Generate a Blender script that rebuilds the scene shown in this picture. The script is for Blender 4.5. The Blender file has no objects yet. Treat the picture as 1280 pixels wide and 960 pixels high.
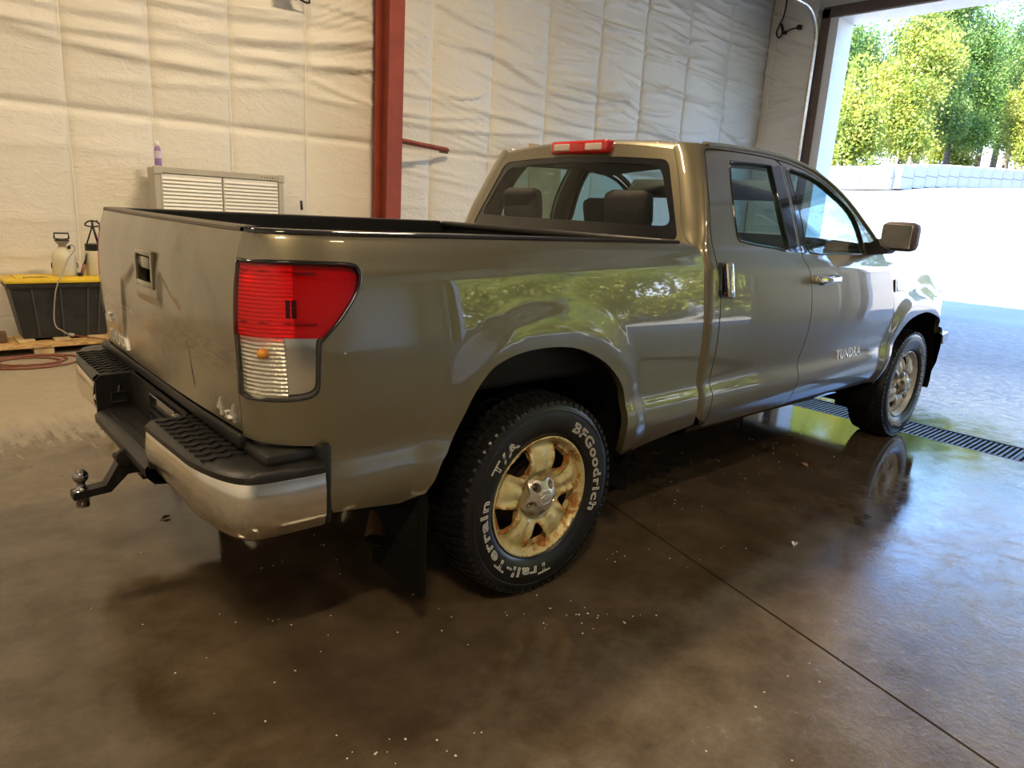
import bpy, bmesh, math, random
import numpy as np
from mathutils import Vector, Matrix
from mathutils.geometry import delaunay_2d_cdt

# ------------------------------------------------------------------ camera, sky, sun, exposure
# metres; x = truck forward, y = truck left, z = up, origin on the floor under the rear axle
CAM = np.array([-1.80093, -2.74800, 1.46683])
YAW, PITCH, ROLL, FPX = 0.833057, 0.242906, 0.057629, 869.93
_f = np.array([math.cos(YAW)*math.cos(PITCH), math.sin(YAW)*math.cos(PITCH), -math.sin(PITCH)])
_r = np.cross(_f, [0, 0, 1.0]); _r /= np.linalg.norm(_r)
_u = np.cross(_r, _f)
RT = math.cos(ROLL)*_r + math.sin(ROLL)*_u
UP = -math.sin(ROLL)*_r + math.cos(ROLL)*_u
FW = _f
scene = bpy.context.scene
COL = scene.collection
cd = bpy.data.cameras.new('camera'); cam = bpy.data.objects.new('camera', cd); COL.objects.link(cam)
cd.sensor_width = 36.0; cd.lens = FPX/1280*36.0; cd.clip_start = .05; cd.clip_end = 400
M = Matrix.Identity(4)
for i in range(3):
    M[i][0], M[i][1], M[i][2], M[i][3] = RT[i], UP[i], -FW[i], CAM[i]
cam.matrix_world = M
scene.camera = cam

world = bpy.data.worlds.new('sky'); scene.world = world; world.use_nodes = True
nt = world.node_tree; nt.nodes.clear()
wo = nt.nodes.new('ShaderNodeOutputWorld'); bg = nt.nodes.new('ShaderNodeBackground')
geo = nt.nodes.new('ShaderNodeTexCoord'); sep = nt.nodes.new('ShaderNodeSeparateXYZ')
ramp = nt.nodes.new('ShaderNodeValToRGB')
nt.links.new(geo.outputs['Generated'], sep.inputs[0]); nt.links.new(sep.outputs['Z'], ramp.inputs[0])
ramp.color_ramp.elements[0].position = 0.0; ramp.color_ramp.elements[0].color = (.92, .95, 1.0, 1)
ramp.color_ramp.elements[1].position = 1.0; ramp.color_ramp.elements[1].color = (.12, .28, .75, 1)
e = ramp.color_ramp.elements.new(.22); e.color = (.36, .61, 1.0, 1)
e = ramp.color_ramp.elements.new(.5); e.color = (.18, .40, .95, 1)
bg.inputs['Strength'].default_value = 7.2
nt.links.new(ramp.outputs[0], bg.inputs[0]); nt.links.new(bg.outputs[0], wo.inputs[0])

sd = bpy.data.lights.new('sun', 'SUN'); sun = bpy.data.objects.new('sun', sd); COL.objects.link(sun)
sd.energy = 30.0; sd.angle = .009; sd.color = (1.0, .95, .86)
el = math.radians(54); az = math.radians(-12)
dv = Vector((math.cos(el)*math.cos(az), math.cos(el)*math.sin(az), -math.sin(el)))
sun.rotation_euler = dv.to_track_quat('-Z', 'Y').to_euler()
sun.location = (0, 0, 20)

vs = scene.view_settings
vs.view_transform = 'Standard'; vs.look = 'None'; vs.gamma = 1.0; vs.use_curve_mapping = False
vs.exposure = 0.3
cy = scene.cycles
cy.use_denoising = True
cy.max_bounces = 10; cy.diffuse_bounces = 4; cy.glossy_bounces = 5; cy.transmission_bounces = 6
cy.transparent_max_bounces = 16; cy.caustics_reflective = False; cy.caustics_refractive = False
cy.sample_clamp_indirect = 6.0

# ------------------------------------------------------------------ helpers
random.seed(7); rng = np.random.default_rng(7)

def proj(P):
    d = np.asarray(P, float) - CAM; z = d @ FW
    return np.stack([640 + FPX*(d @ RT)/z, 480 - FPX*(d @ UP)/z], -1)

def ray(px):
    d = FW*FPX + RT*(px[0]-640) - UP*(px[1]-480)
    return d/np.linalg.norm(d)

def on(px, ax, v):
    """point where the line of sight of a photograph pixel meets the plane axis=v"""
    d = ray(px); return CAM + d*((v - CAM[ax])/d[ax])

def empty(name, loc=(0, 0, 0), parent=None):
    o = bpy.data.objects.new(name, None); COL.objects.link(o); o.location = loc
    o.empty_display_size = .1
    if parent: o.parent = parent
    return o

def tag(o, label=None, cat=None, group=None, kind=None):
    if label: o['label'] = label
    if cat: o['category'] = cat
    if group: o['group'] = group
    if kind: o['kind'] = kind
    return o

def obj(name, verts, faces, mat, parent=None, smooth=False, normals=None, loc=None):
    me = bpy.data.meshes.new(name)
    me.from_pydata([tuple(map(float, v)) for v in verts], [], [tuple(map(int, f)) for f in faces])
    me.validate(clean_customdata=False); me.update()
    if mat: me.materials.append(mat)
    if smooth or normals is not None:
        me.polygons.foreach_set('use_smooth', [True]*len(me.polygons))
    if normals is not None and len(me.vertices) == len(normals):
        me.normals_split_custom_set_from_vertices([tuple(n) for n in normals])
    o = bpy.data.objects.new(name, me); COL.objects.link(o)
    if parent: o.parent = parent
    if loc is not None: o.location = loc
    return o

class MB:
    """collects primitive shapes into one mesh"""
    def __init__(s): s.v = []; s.f = []
    def add(s, v, f):
        b = len(s.v); s.v += [tuple(p) for p in v]; s.f += [tuple(i+b for i in q) for q in f]; return s
    def box(s, a, b, R=None, c=None):
        x0, y0, z0 = a; x1, y1, z1 = b
        v = [(x0,y0,z0),(x1,y0,z0),(x1,y1,z0),(x0,y1,z0),(x0,y0,z1),(x1,y0,z1),(x1,y1,z1),(x0,y1,z1)]
        if R is not None:
            c = Vector(c); v = [tuple(R @ (Vector(p)-c) + c) for p in v]
        return s.add(v, [(0,3,2,1),(4,5,6,7),(0,1,5,4),(1,2,6,5),(2,3,7,6),(3,0,4,7)])
    def bbox(s, a, b, r=.01):
        """box with chamfered edges"""
        bm = bmesh.new(); bmesh.ops.create_cube(bm, size=1.0)
        A = np.array(a, float); B = np.array(b, float)
        for v in bm.verts: v.co = Vector((A+B)/2 + np.array(v.co)*(B-A))
        bmesh.ops.bevel(bm, geom=bm.edges[:], offset=r, segments=2, affect='EDGES', profile=.5)
        bm.verts.index_update()
        s.add([tuple(v.co) for v in bm.verts], [[v.index for v in f.verts] for f in bm.faces]); bm.free(); return s
    def tube(s, pts, r, n=8, caps=True, closed=False):
        P = [Vector(p) for p in pts]; m = len(P)
        rr = r if hasattr(r, '__len__') else [r]*m
        v = []; up = Vector((0, 0, 1)); prev = None
        for i, p in enumerate(P):
            if closed: t = (P[(i+1) % m]-P[i-1])
            else: t = (P[min(i+1, m-1)]-P[max(i-1, 0)])
            t = t.normalized() if t.length > 1e-9 else Vector((0,0,1))
            if prev is None:
                a = t.cross(up)
                if a.length < 1e-3: a = t.cross(Vector((1, 0, 0)))
            else:
                a = prev - t*prev.dot(t)
            a.normalize(); b = t.cross(a); prev = a
            for k in range(n):
                q = 2*math.pi*k/n
                v.append(tuple(p + (a*math.cos(q)+b*math.sin(q))*rr[i]))
        f = []
        for i in range(m if closed else m-1):
            for k in range(n):
                j = (i+1) % m
                f.append((i*n+k, i*n+(k+1) % n, j*n+(k+1) % n, j*n+k))
        if caps and not closed:
            f.append(tuple(range(n-1, -1, -1))); f.append(tuple((m-1)*n+k for k in range(n)))
        return s.add(v, f)
    def lathe(s, prof, n=24, c=(0, 0, 0), axis='z', caps=True):
        """prof: list of (r, h)"""
        v = []; f = []; m = len(prof)
        for r, h in prof:
            for k in range(n):
                q = 2*math.pi*k/n; a, b = r*math.cos(q), r*math.sin(q)
                p = {'z': (a, b, h), 'y': (a, h, b), 'x': (h, a, b)}[axis]
                v.append((p[0]+c[0], p[1]+c[1], p[2]+c[2]))
        for i in range(m-1):
            for k in range(n):
                q = (i*n+k, i*n+(k+1) % n, (i+1)*n+(k+1) % n, (i+1)*n+k)
                f.append(q if axis != 'y' else q[::-1])
        if caps:
            f.append(tuple(range(n-1, -1, -1)) if axis != 'y' else tuple(range(n)))
            f.append(tuple((m-1)*n+k for k in range(n)) if axis != 'y' else tuple((m-1)*n+k for k in range(n-1, -1, -1)))
        return s.add(v, f)
    def prism(s, poly, ax, a, b):
        """extrude a closed 2D polygon along axis ax (0,1,2) from a to b"""
        n = len(poly)
        def P(q, h):
            return {0: (h, q[0], q[1]), 1: (q[0], h, q[1]), 2: (q[0], q[1], h)}[ax]
        v = [P(q, a) for q in poly]+[P(q, b) for q in poly]
        f = [tuple(range(n-1, -1, -1)), tuple(range(n, 2*n))]
        f += [(i, (i+1) % n, n+(i+1) % n, n+i) for i in range(n)]
        return s.add(v, f)
    def grid(s, P):
        """P: (n,m,3) array of points"""
        n, m = P.shape[:2]
        return s.add(P.reshape(-1, 3), [(i*m+j, i*m+j+1, (i+1)*m+j+1, (i+1)*m+j) for i in range(n-1) for j in range(m-1)])
    def build(s, name, mat, parent=None, smooth=False, auto=None, loc=None, fixn=True):
        o = obj(name, s.v, s.f, mat, parent, smooth, loc=loc)
        me = o.data
        if fixn:
            bm = bmesh.new(); bm.from_mesh(me)
            if auto is not None: bmesh.ops.remove_doubles(bm, verts=bm.verts, dist=1e-5)
            bmesh.ops.recalc_face_normals(bm, faces=bm.faces); bm.to_mesh(me); bm.free()
        if auto is not None:
            me.polygons.foreach_set('use_smooth', [True]*len(me.polygons))
            me.set_sharp_from_angle(angle=math.radians(auto))
        return o

def copy_obj(o, parent=None, name=None):
    c = o.copy(); COL.objects.link(c); c.parent = parent
    if name: c.name = name
    return c

def copy_tree(o, parent=None):
    c = o.copy(); COL.objects.link(c); c.parent = parent
    for ch in list(o.children): copy_tree(ch, c)
    return c

def mirror_obj(o, parent, name=None):
    """a copy of o with its mesh mirrored to the truck's left side"""
    me = o.data
    n = len(me.vertices); co = np.empty(n*3); me.vertices.foreach_get('co', co); co = co.reshape(-1, 3)
    cn = getattr(o, 'cn', None)
    co[:, 1] *= -1
    faces = [tuple(reversed(p.vertices)) for p in me.polygons]
    nm = None
    if o.name in NRM:
        nm = NRM[o.name].copy(); nm[:, 1] *= -1
    m = obj(name or o.name.split('.')[0], co, faces, me.materials[0] if me.materials else None, parent, smooth=len(me.polygons) > 0 and me.polygons[0].use_smooth, normals=nm)
    return m
NRM = {}

def pchip(xs, ys):
    xs = np.array(xs, float); ys = np.array(ys, float); h = np.diff(xs); d = np.diff(ys)/h
    m = np.zeros(len(xs)); m[0], m[-1] = d[0], d[-1]
    for i in range(1, len(xs)-1):
        if d[i-1]*d[i] > 0:
            w1, w2 = 2*h[i]+h[i-1], h[i]+2*h[i-1]
            m[i] = (w1+w2)/(w1/d[i-1]+w2/d[i])
    def fn(q):
        q = np.asarray(q, float); qc = np.clip(q, xs[0], xs[-1])
        i = np.clip(np.searchsorted(xs, qc)-1, 0, len(xs)-2)
        t = (qc-xs[i])/h[i]; t2 = t*t; t3 = t2*t
        r = (2*t3-3*t2+1)*ys[i]+(t3-2*t2+t)*h[i]*m[i]+(-2*t3+3*t2)*ys[i+1]+(t3-t2)*h[i]*m[i+1]
        return r + np.where(q < xs[0], (q-xs[0])*m[0], 0) + np.where(q > xs[-1], (q-xs[-1])*m[-1], 0)
    return fn

def sstep(a, b, x):
    t = np.clip((np.asarray(x, float)-a)/(b-a), 0, 1); return t*t*(3-2*t)

def crom(pts, n=6, closed=False):
    """Catmull-Rom through the points"""
    P = [np.array(p, float) for p in pts]; m = len(P); out = []
    for i in range(m if closed else m-1):
        if closed: a, b, c, d = P[i-1], P[i], P[(i+1) % m], P[(i+2) % m]
        else:
            b, c = P[i], P[i+1]; a = P[i-1] if i else 2*b-c; d = P[i+2] if i+2 < m else 2*c-b
        for k in range(n):
            t = k/n
            out.append(.5*((2*b)+(c-a)*t+(2*a-5*b+4*c-d)*t*t+(3*b-a-3*c+d)*t**3))
    if not closed: out.append(P[-1])
    return out

def resample(poly, h):
    out = []; n = len(poly)
    for i in range(n):
        a = np.array(poly[i], float); b = np.array(poly[(i+1) % n], float)
        L = np.linalg.norm(b-a)
        if L < 1e-6: continue
        k = max(1, int(math.ceil(L/h)))
        for j in range(k): out.append(a+(b-a)*j/k)
    return np.array(out)

def inside(P, loops):
    P = np.asarray(P, float); c = np.zeros(len(P), bool)
    for L in loops:
        x, y = P[:, 0], P[:, 1]
        for i in range(len(L)):
            x0, y0 = L[i]; x1, y1 = L[i-1]
            if y0 == y1: continue
            c ^= ((y0 > y) != (y1 > y)) & (x < (x1-x0)*(y-y0)/(y1-y0)+x0)
    return c

REF = np.array([1.5, 0, .9])
def panel(name, poly, fn, mat, parent, holes=(), h=.03, depth=.02, off=0.0, ref=REF, mirror=False, bound=None):
    """sheet-metal panel: polygon (u,v) filled with a fine mesh, lifted onto fn(u,v), edges turned inwards"""
    hb = bound or h
    loops = [resample(poly, hb)]+[resample(q, hb) for q in holes]
    U = np.vstack(loops); lo, hi = U.min(0), U.max(0)
    gx = np.arange(lo[0]+h*.5, hi[0], h); gy = np.arange(lo[1]+h*.43, hi[1], h*.866)
    G = np.array([(x+(h/2 if j % 2 else 0), y) for j, y in enumerate(gy) for x in gx]) if len(gx) and len(gy) else np.zeros((0, 2))
    if len(G):
        G = G[inside(G, loops)]
    if len(G):
        keep = np.ones(len(G), bool)
        for s in range(0, len(G), 400):
            d = np.linalg.norm(G[s:s+400, None, :]-U[None], axis=2).min(1); keep[s:s+400] = d > .45*hb
        G = G[keep]
    edges = []; b = 0
    for L in loops:
        n = len(L); edges += [(b+i, b+(i+1) % n) for i in range(n)]; b += n
    A = np.vstack([U, G]) if len(G) else U
    res = delaunay_2d_cdt([Vector(p) for p in A], edges, [], 0, 1e-7)
    V = np.array([(p[0], p[1]) for p in res[0]]); T = [t for t in res[2]]
    T3 = []
    for t in T:
        for k in range(1, len(t)-1): T3.append((t[0], t[k], t[k+1]))
    T3 = np.array(T3)
    cen = V[T3].mean(1); T3 = T3[inside(cen, loops)]
    used = np.unique(T3); mp = -np.ones(len(V), int); mp[used] = np.arange(len(used)); V = V[used]; T3 = mp[T3]
    def F(q): return np.asarray(fn(q[:, 0], q[:, 1]), float).T if not isinstance(fn(q[:1, 0], q[:1, 1]), np.ndarray) else fn(q[:, 0], q[:, 1])
    P = F(V); ee = 1e-4
    du = F(V+[ee, 0])-F(V-[ee, 0]); dw = F(V+[0, ee])-F(V-[0, ee])
    N = np.cross(du, dw); N /= np.linalg.norm(N, axis=1)[:, None]+1e-12
    sg = np.sign(np.sum(N*(P-ref), axis=1).mean()); N *= sg
    P = P+N*off
    fl = np.cross(P[T3[:, 1]]-P[T3[:, 0]], P[T3[:, 2]]-P[T3[:, 0]])
    bad = np.sum(fl*N[T3[:, 0]], axis=1) < 0; T3[bad] = T3[bad][:, ::-1]
    verts = [P]; nrm = [N]; faces = [tuple(t) for t in T3]
    if depth > 0:
        cnt = {}
        for t in T3:
            for a, c in ((t[0], t[1]), (t[1], t[2]), (t[2], t[0])): cnt[(a, c)] = 1
        B = [(a, c) for (a, c) in cnt if (c, a) not in cnt]
        base = len(P); k = 0; rv = []; rn = []
        for a, c in B:
            e = P[c]-P[a]; q = np.cross(e, (N[a]+N[c])/2); q /= np.linalg.norm(q)+1e-12
            rv += [P[a], P[c], P[c]-N[c]*depth, P[a]-N[a]*depth]; rn += [q]*4
            faces.append((base+k, base+k+3, base+k+2, base+k+1)); k += 4
        verts.append(np.array(rv)); nrm.append(np.array(rn))
    verts = np.vstack(verts); nrm = np.vstack(nrm)
    o = obj(name, verts, faces, mat, parent, True, nrm)
    NRM[o.name] = nrm
    if mirror: mirror_obj(o, mirror if not isinstance(mirror, bool) else parent, name)
    return o

def text_geo(body, size, extrude=.0, outline=0.0, spacing=1.0, bold=0.0):
    cu = bpy.data.curves.new('t', 'FONT'); cu.body = body; cu.size = size; cu.align_x = 'CENTER'; cu.space_character = spacing
    cu.resolution_u = 3
    if outline:
        cu.fill_mode = 'NONE'; cu.bevel_depth = outline; cu.bevel_resolution = 0
    else:
        cu.extrude = extrude; cu.offset = bold
    o = bpy.data.objects.new('t', cu); COL.objects.link(o)
    dg = bpy.context.evaluated_depsgraph_get(); dg.update()
    me = bpy.data.meshes.new_from_object(o.evaluated_get(dg))
    v = np.array([tuple(p.co) for p in me.vertices]).reshape(-1, 3); f = [tuple(p.vertices) for p in me.polygons]
    bpy.data.objects.remove(o); bpy.data.curves.remove(cu); bpy.data.meshes.remove(me)
    return v, f

# ------------------------------------------------------------------ materials
MATS = {}
def nodes(name):
    m = bpy.data.materials.new(name); m.use_nodes = True; MATS[name] = m
    t = m.node_tree; return m, t, t.nodes['Principled BSDF'], t.nodes['Material Output']

def N(t, typ, **kw):
    n = t.nodes.new(typ)
    for k, v in kw.items():
        if hasattr(n, k): setattr(n, k, v)
        else: n.inputs[k.replace('_', ' ')].default_value = v
    return n

def coords(t, scale=(1, 1, 1), kind='Object', rot=(0, 0, 0), loc=(0, 0, 0)):
    tc = t.nodes.new('ShaderNodeTexCoord'); mp = t.nodes.new('ShaderNodeMapping')
    mp.inputs['Scale'].default_value = scale; mp.inputs['Rotation'].default_value = rot; mp.inputs['Location'].default_value = loc
    t.links.new(tc.outputs[kind], mp.inputs[0]); return mp.outputs[0]

def noise(t, vec, scale, detail=4, rough=.55, dist=0.0):
    n = t.nodes.new('ShaderNodeTexNoise'); n.inputs['Scale'].default_value = scale; n.inputs['Detail'].default_value = detail
    n.inputs['Roughness'].default_value = rough; n.inputs['Distortion'].default_value = dist
    if vec is not None: t.links.new(vec, n.inputs['Vector'])
    return n.outputs['Fac']

def rmp(t, fac, stops, interp='LINEAR'):
    r = t.nodes.new('ShaderNodeValToRGB'); r.color_ramp.interpolation = interp; cr = r.color_ramp
    while len(cr.elements) < len(stops): cr.elements.new(.5)
    for e, (p, c) in zip(cr.elements, stops):
        e.position = p; e.color = tuple(c)+(1,) if hasattr(c, '__len__') else (c, c, c, 1)
    t.links.new(fac, r.inputs[0]); return r.outputs[0]

def math_(t, op, a, b=None, clamp=False):
    n = t.nodes.new('ShaderNodeMath'); n.operation = op; n.use_clamp = clamp
    for i, v in enumerate((a, b)):
        if v is None: continue
        if hasattr(v, 'is_linked') or hasattr(v, 'links'): t.links.new(v, n.inputs[i])
        else: n.inputs[i].default_value = v
    return n.outputs[0]

def mixc(t, fac, a, b):
    n = t.nodes.new('ShaderNodeMix'); n.data_type = 'RGBA'
    for k, v in ((0, fac), (6, a), (7, b)):
        if hasattr(v, 'links'): t.links.new(v, n.inputs[k])
        elif k == 0: n.inputs[k].default_value = v
        else: n.inputs[k].default_value = tuple(v)+(1,)
    return n.outputs[2]

def bump(t, p, h, strength=.2, dist=.01):
    b = t.nodes.new('ShaderNodeBump'); b.inputs['Strength'].default_value = strength; b.inputs['Distance'].default_value = dist
    t.links.new(h, b.inputs['Height']); t.links.new(b.outputs[0], p.inputs['Normal']); return b

def plain(name, col, rough=.5, metal=0.0, var=0.0, scale=8.0, bmp=0.0, bscale=60.0, coat=0.0, emit=None, spec=None):
    m, t, p, o = nodes(name)
    p.inputs['Roughness'].default_value = rough; p.inputs['Metallic'].default_value = metal
    p.inputs['Coat Weight'].default_value = coat; p.inputs['Coat Roughness'].default_value = .03
    if spec is not None: p.inputs['Specular IOR Level'].default_value = spec
    v = coords(t)
    if var:
        f = noise(t, v, scale, 5)
        a = tuple(max(0, c*(1-var)) for c in col); b = tuple(min(1, c*(1+var)) for c in col)
        t.links.new(rmp(t, f, [(.3, a), (.7, b)]), p.inputs['Base Color'])
    else:
        p.inputs['Base Color'].default_value = tuple(col)+(1,)
    if bmp: bump(t, p, noise(t, v, bscale, 3), bmp, .005)
    if emit:
        p.inputs['Emission Color'].default_value = tuple(emit[:3])+(1,); p.inputs['Emission Strength'].default_value = emit[3]
    return m

def schlick(t, f0=.04):
    """two-sided glass reflectance"""
    lw = t.nodes.new('ShaderNodeLayerWeight'); lw.inputs['Blend'].default_value = .5
    p5 = math_(t, 'POWER', lw.outputs['Facing'], 5.0)
    return lw, math_(t, 'ADD', math_(t, 'MULTIPLY', p5, 1-f0), f0)

def glass_mat(name, tint, rough=0.0, drops=0.0, refl=1.0, ior=1.5):
    m, t, p, o = nodes(name); t.nodes.remove(p)
    tr = t.nodes.new('ShaderNodeBsdfTransparent'); tr.inputs[0].default_value = tuple(tint)+(1,)
    gl = t.nodes.new('ShaderNodeBsdfGlossy'); gl.inputs['Roughness'].default_value = rough
    gl.inputs['Color'].default_value = (refl, refl, refl, 1)
    fr, fo = schlick(t)
    mx = t.nodes.new('ShaderNodeMixShader')
    t.links.new(fo, mx.inputs[0]); t.links.new(tr.outputs[0], mx.inputs[1]); t.links.new(gl.outputs[0], mx.inputs[2])
    t.links.new(mx.outputs[0], o.inputs[0])
    if drops:
        v = coords(t, (1, 1, .55)); vo = t.nodes.new('ShaderNodeTexVoronoi'); vo.inputs['Scale'].default_value = 130
        t.links.new(v, vo.inputs['Vector'])
        hgt = rmp(t, vo.outputs['Distance'], [(.0, 1.0), (.33, 0.0)])
        msk = rmp(t, noise(t, v, 22, 3), [(.47, 0.0), (.56, 1.0)])
        hh = math_(t, 'MULTIPLY', hgt, msk)
        b = t.nodes.new('ShaderNodeBump'); b.inputs['Strength'].default_value = drops; b.inputs['Distance'].default_value = .004
        t.links.new(hh, b.inputs['Height']); t.links.new(b.outputs[0], gl.inputs['Normal']); t.links.new(b.outputs[0], fr.inputs['Normal'])
    return m

# paint, plastics, metals
def paint_mat(name, dirt=False):
    m, t, p, o = nodes(name)
    p.inputs['Metallic'].default_value = .55; p.inputs['Roughness'].default_value = .36
    p.inputs['Coat Weight'].default_value = 1.0; p.inputs['Coat Roughness'].default_value = .02; p.inputs['Coat IOR'].default_value = 1.75
    v = coords(t)
    base = (.172, .148, .086)
    fl = noise(t, v, 900, 2)
    c = rmp(t, fl, [(.3, tuple(x*.86 for x in base)), (.7, tuple(x*1.14 for x in base))])
    if dirt:
        # road-grime smears on the tailgate: dark streaks low on the stamped centre, brown film on the right
        sx = t.nodes.new('ShaderNodeSeparateXYZ'); t.links.new(v, sx.inputs[0])
        vs_ = coords(t, (1, 2.2, 9), loc=(0, .3, .1))
        st = rmp(t, noise(t, vs_, 3.2, 6, .65, 1.2), [(.40, 0.0), (.58, 1.0)])
        zb = rmp(t, math_(t, 'MULTIPLY', sx.outputs['Z'], .5), [(.462, 0.0), (.492, 1.0), (.512, .9), (.54, 0.0)])
        msk = math_(t, 'MULTIPLY', st, zb)
        c = mixc(t, math_(t, 'MULTIPLY', msk, .85), c, (.035, .025, .015))
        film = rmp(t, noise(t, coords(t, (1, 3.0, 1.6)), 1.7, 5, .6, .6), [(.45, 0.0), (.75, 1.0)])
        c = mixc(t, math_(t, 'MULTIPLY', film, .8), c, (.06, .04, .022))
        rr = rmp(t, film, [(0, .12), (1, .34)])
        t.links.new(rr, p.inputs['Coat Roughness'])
    t.links.new(c, p.inputs['Base Color'])
    return m
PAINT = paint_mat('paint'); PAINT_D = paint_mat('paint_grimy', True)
def roof_paint():
    m = PAINT.copy(); m.name = 'paint_beaded'; t = m.node_tree; p = t.nodes['Principled BSDF']
    v = coords(t); vo = t.nodes.new('ShaderNodeTexVoronoi'); vo.inputs['Scale'].default_value = 70; t.links.new(v, vo.inputs['Vector'])
    hh = rmp(t, vo.outputs['Distance'], [(.0, 1.0), (.3, 0.0)])
    b = t.nodes.new('ShaderNodeBump'); b.inputs['Strength'].default_value = .5; b.inputs['Distance'].default_value = .003
    t.links.new(hh, b.inputs['Height']); t.links.new(b.outputs[0], p.inputs['Coat Normal'])
    return m
PAINT_W = roof_paint()
BLACK = plain('black_plastic', (.010, .0095, .009), .40, bmp=.15, bscale=300)
BLACKG = plain('black_gloss', (.01, .01, .011), .08, coat=.6)
RUBBER = plain('rubber', (.010, .010, .011), .30, var=.3, scale=30, bmp=.1, bscale=250)
TREAD = plain('tread_rubber', (.015, .014, .013), .5, var=.3, scale=40, bmp=.2, bscale=200)
UNDER = plain('underbody', (.006, .0055, .005), .9, spec=.1)
WELL = plain('wheel_well_liner', (.004, .004, .004), .9, spec=.2)
CHROME = plain('chrome', (.74, .70, .63), .09, 1.0, var=.04, scale=5)
DCHROME = plain('dull_chrome', (.74, .69, .60), .17, 1.0, var=.12, scale=6, bmp=.03, bscale=40)
BADGE = plain('badge_chrome', (.88, .87, .84), .30, .85)
HITCH = plain('hitch_steel', (.02, .018, .016), .38, .5, var=.5, scale=25, bmp=.2, bscale=90)
HBALL = plain('ball_chrome', (.34, .33, .32), .12, 1.0, var=.3, scale=30)
WHITE_LTR = plain('letter_white', (.62, .61, .57), .5)
RUSTP = plain('exhaust_rust', (.075, .036, .018), .75, .2, var=.5, scale=30, bmp=.3)
LINER = plain('bed_liner', (.008, .008, .008), .6, bmp=.4, bscale=160)
SEATM = plain('seat_fabric', (.032, .030, .028), .85, var=.15, scale=20)
DASHM = plain('dash_plastic', (.05, .046, .042), .6)
def rim_mat(name, base, rust, amt):
    m, t, p, o = nodes(name)
    v = coords(t)
    n1 = noise(t, v, 26, 8, .7, .6); n2 = noise(t, v, 9, 4, .6)
    k = math_(t, 'ADD', math_(t, 'MULTIPLY', n1, .65), math_(t, 'MULTIPLY', n2, .35))
    at = t.nodes.new('ShaderNodeAttribute'); at.attribute_name = 'edge'
    k = math_(t, 'ADD', k, math_(t, 'MULTIPLY', at.outputs['Fac'], .17*amt))
    msk = rmp(t, k, [(.585, 0.0), (.66, 1.0)])
    rc = rmp(t, n1, [(.3, rust[0]), (.5, rust[1]), (.7, rust[2])])
    halo = rmp(t, k, [(.47, 0.0), (.60, 1.0)])
    c = mixc(t, math_(t, 'MULTIPLY', halo, .6*amt), base, (.56, .38, .09))
    c = mixc(t, math_(t, 'MULTIPLY', msk, amt), c, rc)
    t.links.new(c, p.inputs['Base Color'])
    p.inputs['Metallic'].default_value = .15
    t.links.new(rmp(t, msk, [(0, .36), (1, .8)]), p.inputs['Roughness'])
    bump(t, p, msk, .25*amt+.02, .003)
    return m
RIM_R = rim_mat('rim_rusty', (.66, .61, .35), [(.10, .03, .008), (.30, .10, .018), (.45, .2, .04)], 1.0)
RIM_F = rim_mat('rim_silver', (.62, .62, .60), [(.10, .07, .04), (.2, .14, .08), (.3, .22, .12)], .10)
CAPM = plain('cap_silver', (.60, .56, .48), .32, .7, var=.1, scale=30)
# lamps
def lens_mat(name, tint, ribs):
    m, t, p, o = nodes(name); t.nodes.remove(p)
    tr = t.nodes.new('ShaderNodeBsdfTransparent'); tr.inputs[0].default_value = tuple(tint)+(1,)
    gl = t.nodes.new('ShaderNodeBsdfGlossy'); gl.inputs['Roughness'].default_value = .03
    fr, fo = schlick(t)
    mx = t.nodes.new('ShaderNodeMixShader')
    t.links.new(fo, mx.inputs[0]); t.links.new(tr.outputs[0], mx.inputs[1]); t.links.new(gl.outputs[0], mx.inputs[2])
    t.links.new(mx.outputs[0], o.inputs[0]); return m
REDLENS = lens_mat('red_lens', (.92, .045, .03), 0)
CLRLENS = lens_mat('clear_lens', (.93, .92, .88), 0)
def reflector(name, col, metal, freq=60):
    m, t, p, o = nodes(name)
    p.inputs['Base Color'].default_value = tuple(col)+(1,); p.inputs['Metallic'].default_value = metal; p.inputs['Roughness'].default_value = .18
    w = t.nodes.new('ShaderNodeTexWave'); w.bands_direction = 'Z'; w.inputs['Scale'].default_value = freq; w.inputs['Distortion'].default_value = 1.2
    t.links.new(coords(t), w.inputs['Vector'])
    mm = math_(t, 'ADD', w.outputs['Fac'], noise(t, coords(t), 140, 2)); bump(t, p, mm, .6, .006); return m
REFL_R = reflector('lamp_reflector_red', (.95, .42, .34), .25, 28)
REFL_C = reflector('lamp_reflector_clear', (.92, .89, .82), .5, 26)
AMBER = plain('amber_bulb', (.75, .30, .03), .25)
GLASS_S = glass_mat('side_glass', (.42, .64, .67), drops=.5)
GLASS_R = glass_mat('rear_glass', (.62, .70, .67), drops=.4)
GLASS_W = glass_mat('windscreen_glass', (.78, .92, .92))

# building
def vinyl_mat():
    m, t, p, o = nodes('insulation_vinyl')
    v = coords(t)
    c = rmp(t, noise(t, v, .7, 4), [(.3, (.70, .66, .57)), (.7, (.80, .77, .69))])
    t.links.new(c, p.inputs['Base Color']); p.inputs['Roughness'].default_value = .42
    k = math_(t, 'ADD', noise(t, coords(t, (1, 1, 2.2)), 7, 6, .6, .8), math_(t, 'MULTIPLY', noise(t, v, 40, 3), .25))
    bump(t, p, k, .42, .03); return m
VINYL = vinyl_mat()
TAPE = plain('seam_tape', (.80, .79, .74), .4, var=.05)
REDST = plain('red_oxide_steel', (.27, .050, .028), .5, var=.18, scale=4, bmp=.05)
WHITEM = plain('white_metal', (.78, .78, .76), .45, var=.05, scale=3)
GALV = plain('galvanised', (.55, .56, .57), .32, .9, var=.15, scale=20)
BROWNM = plain('brown_metal', (.13, .09, .065), .6, var=.15)
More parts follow.
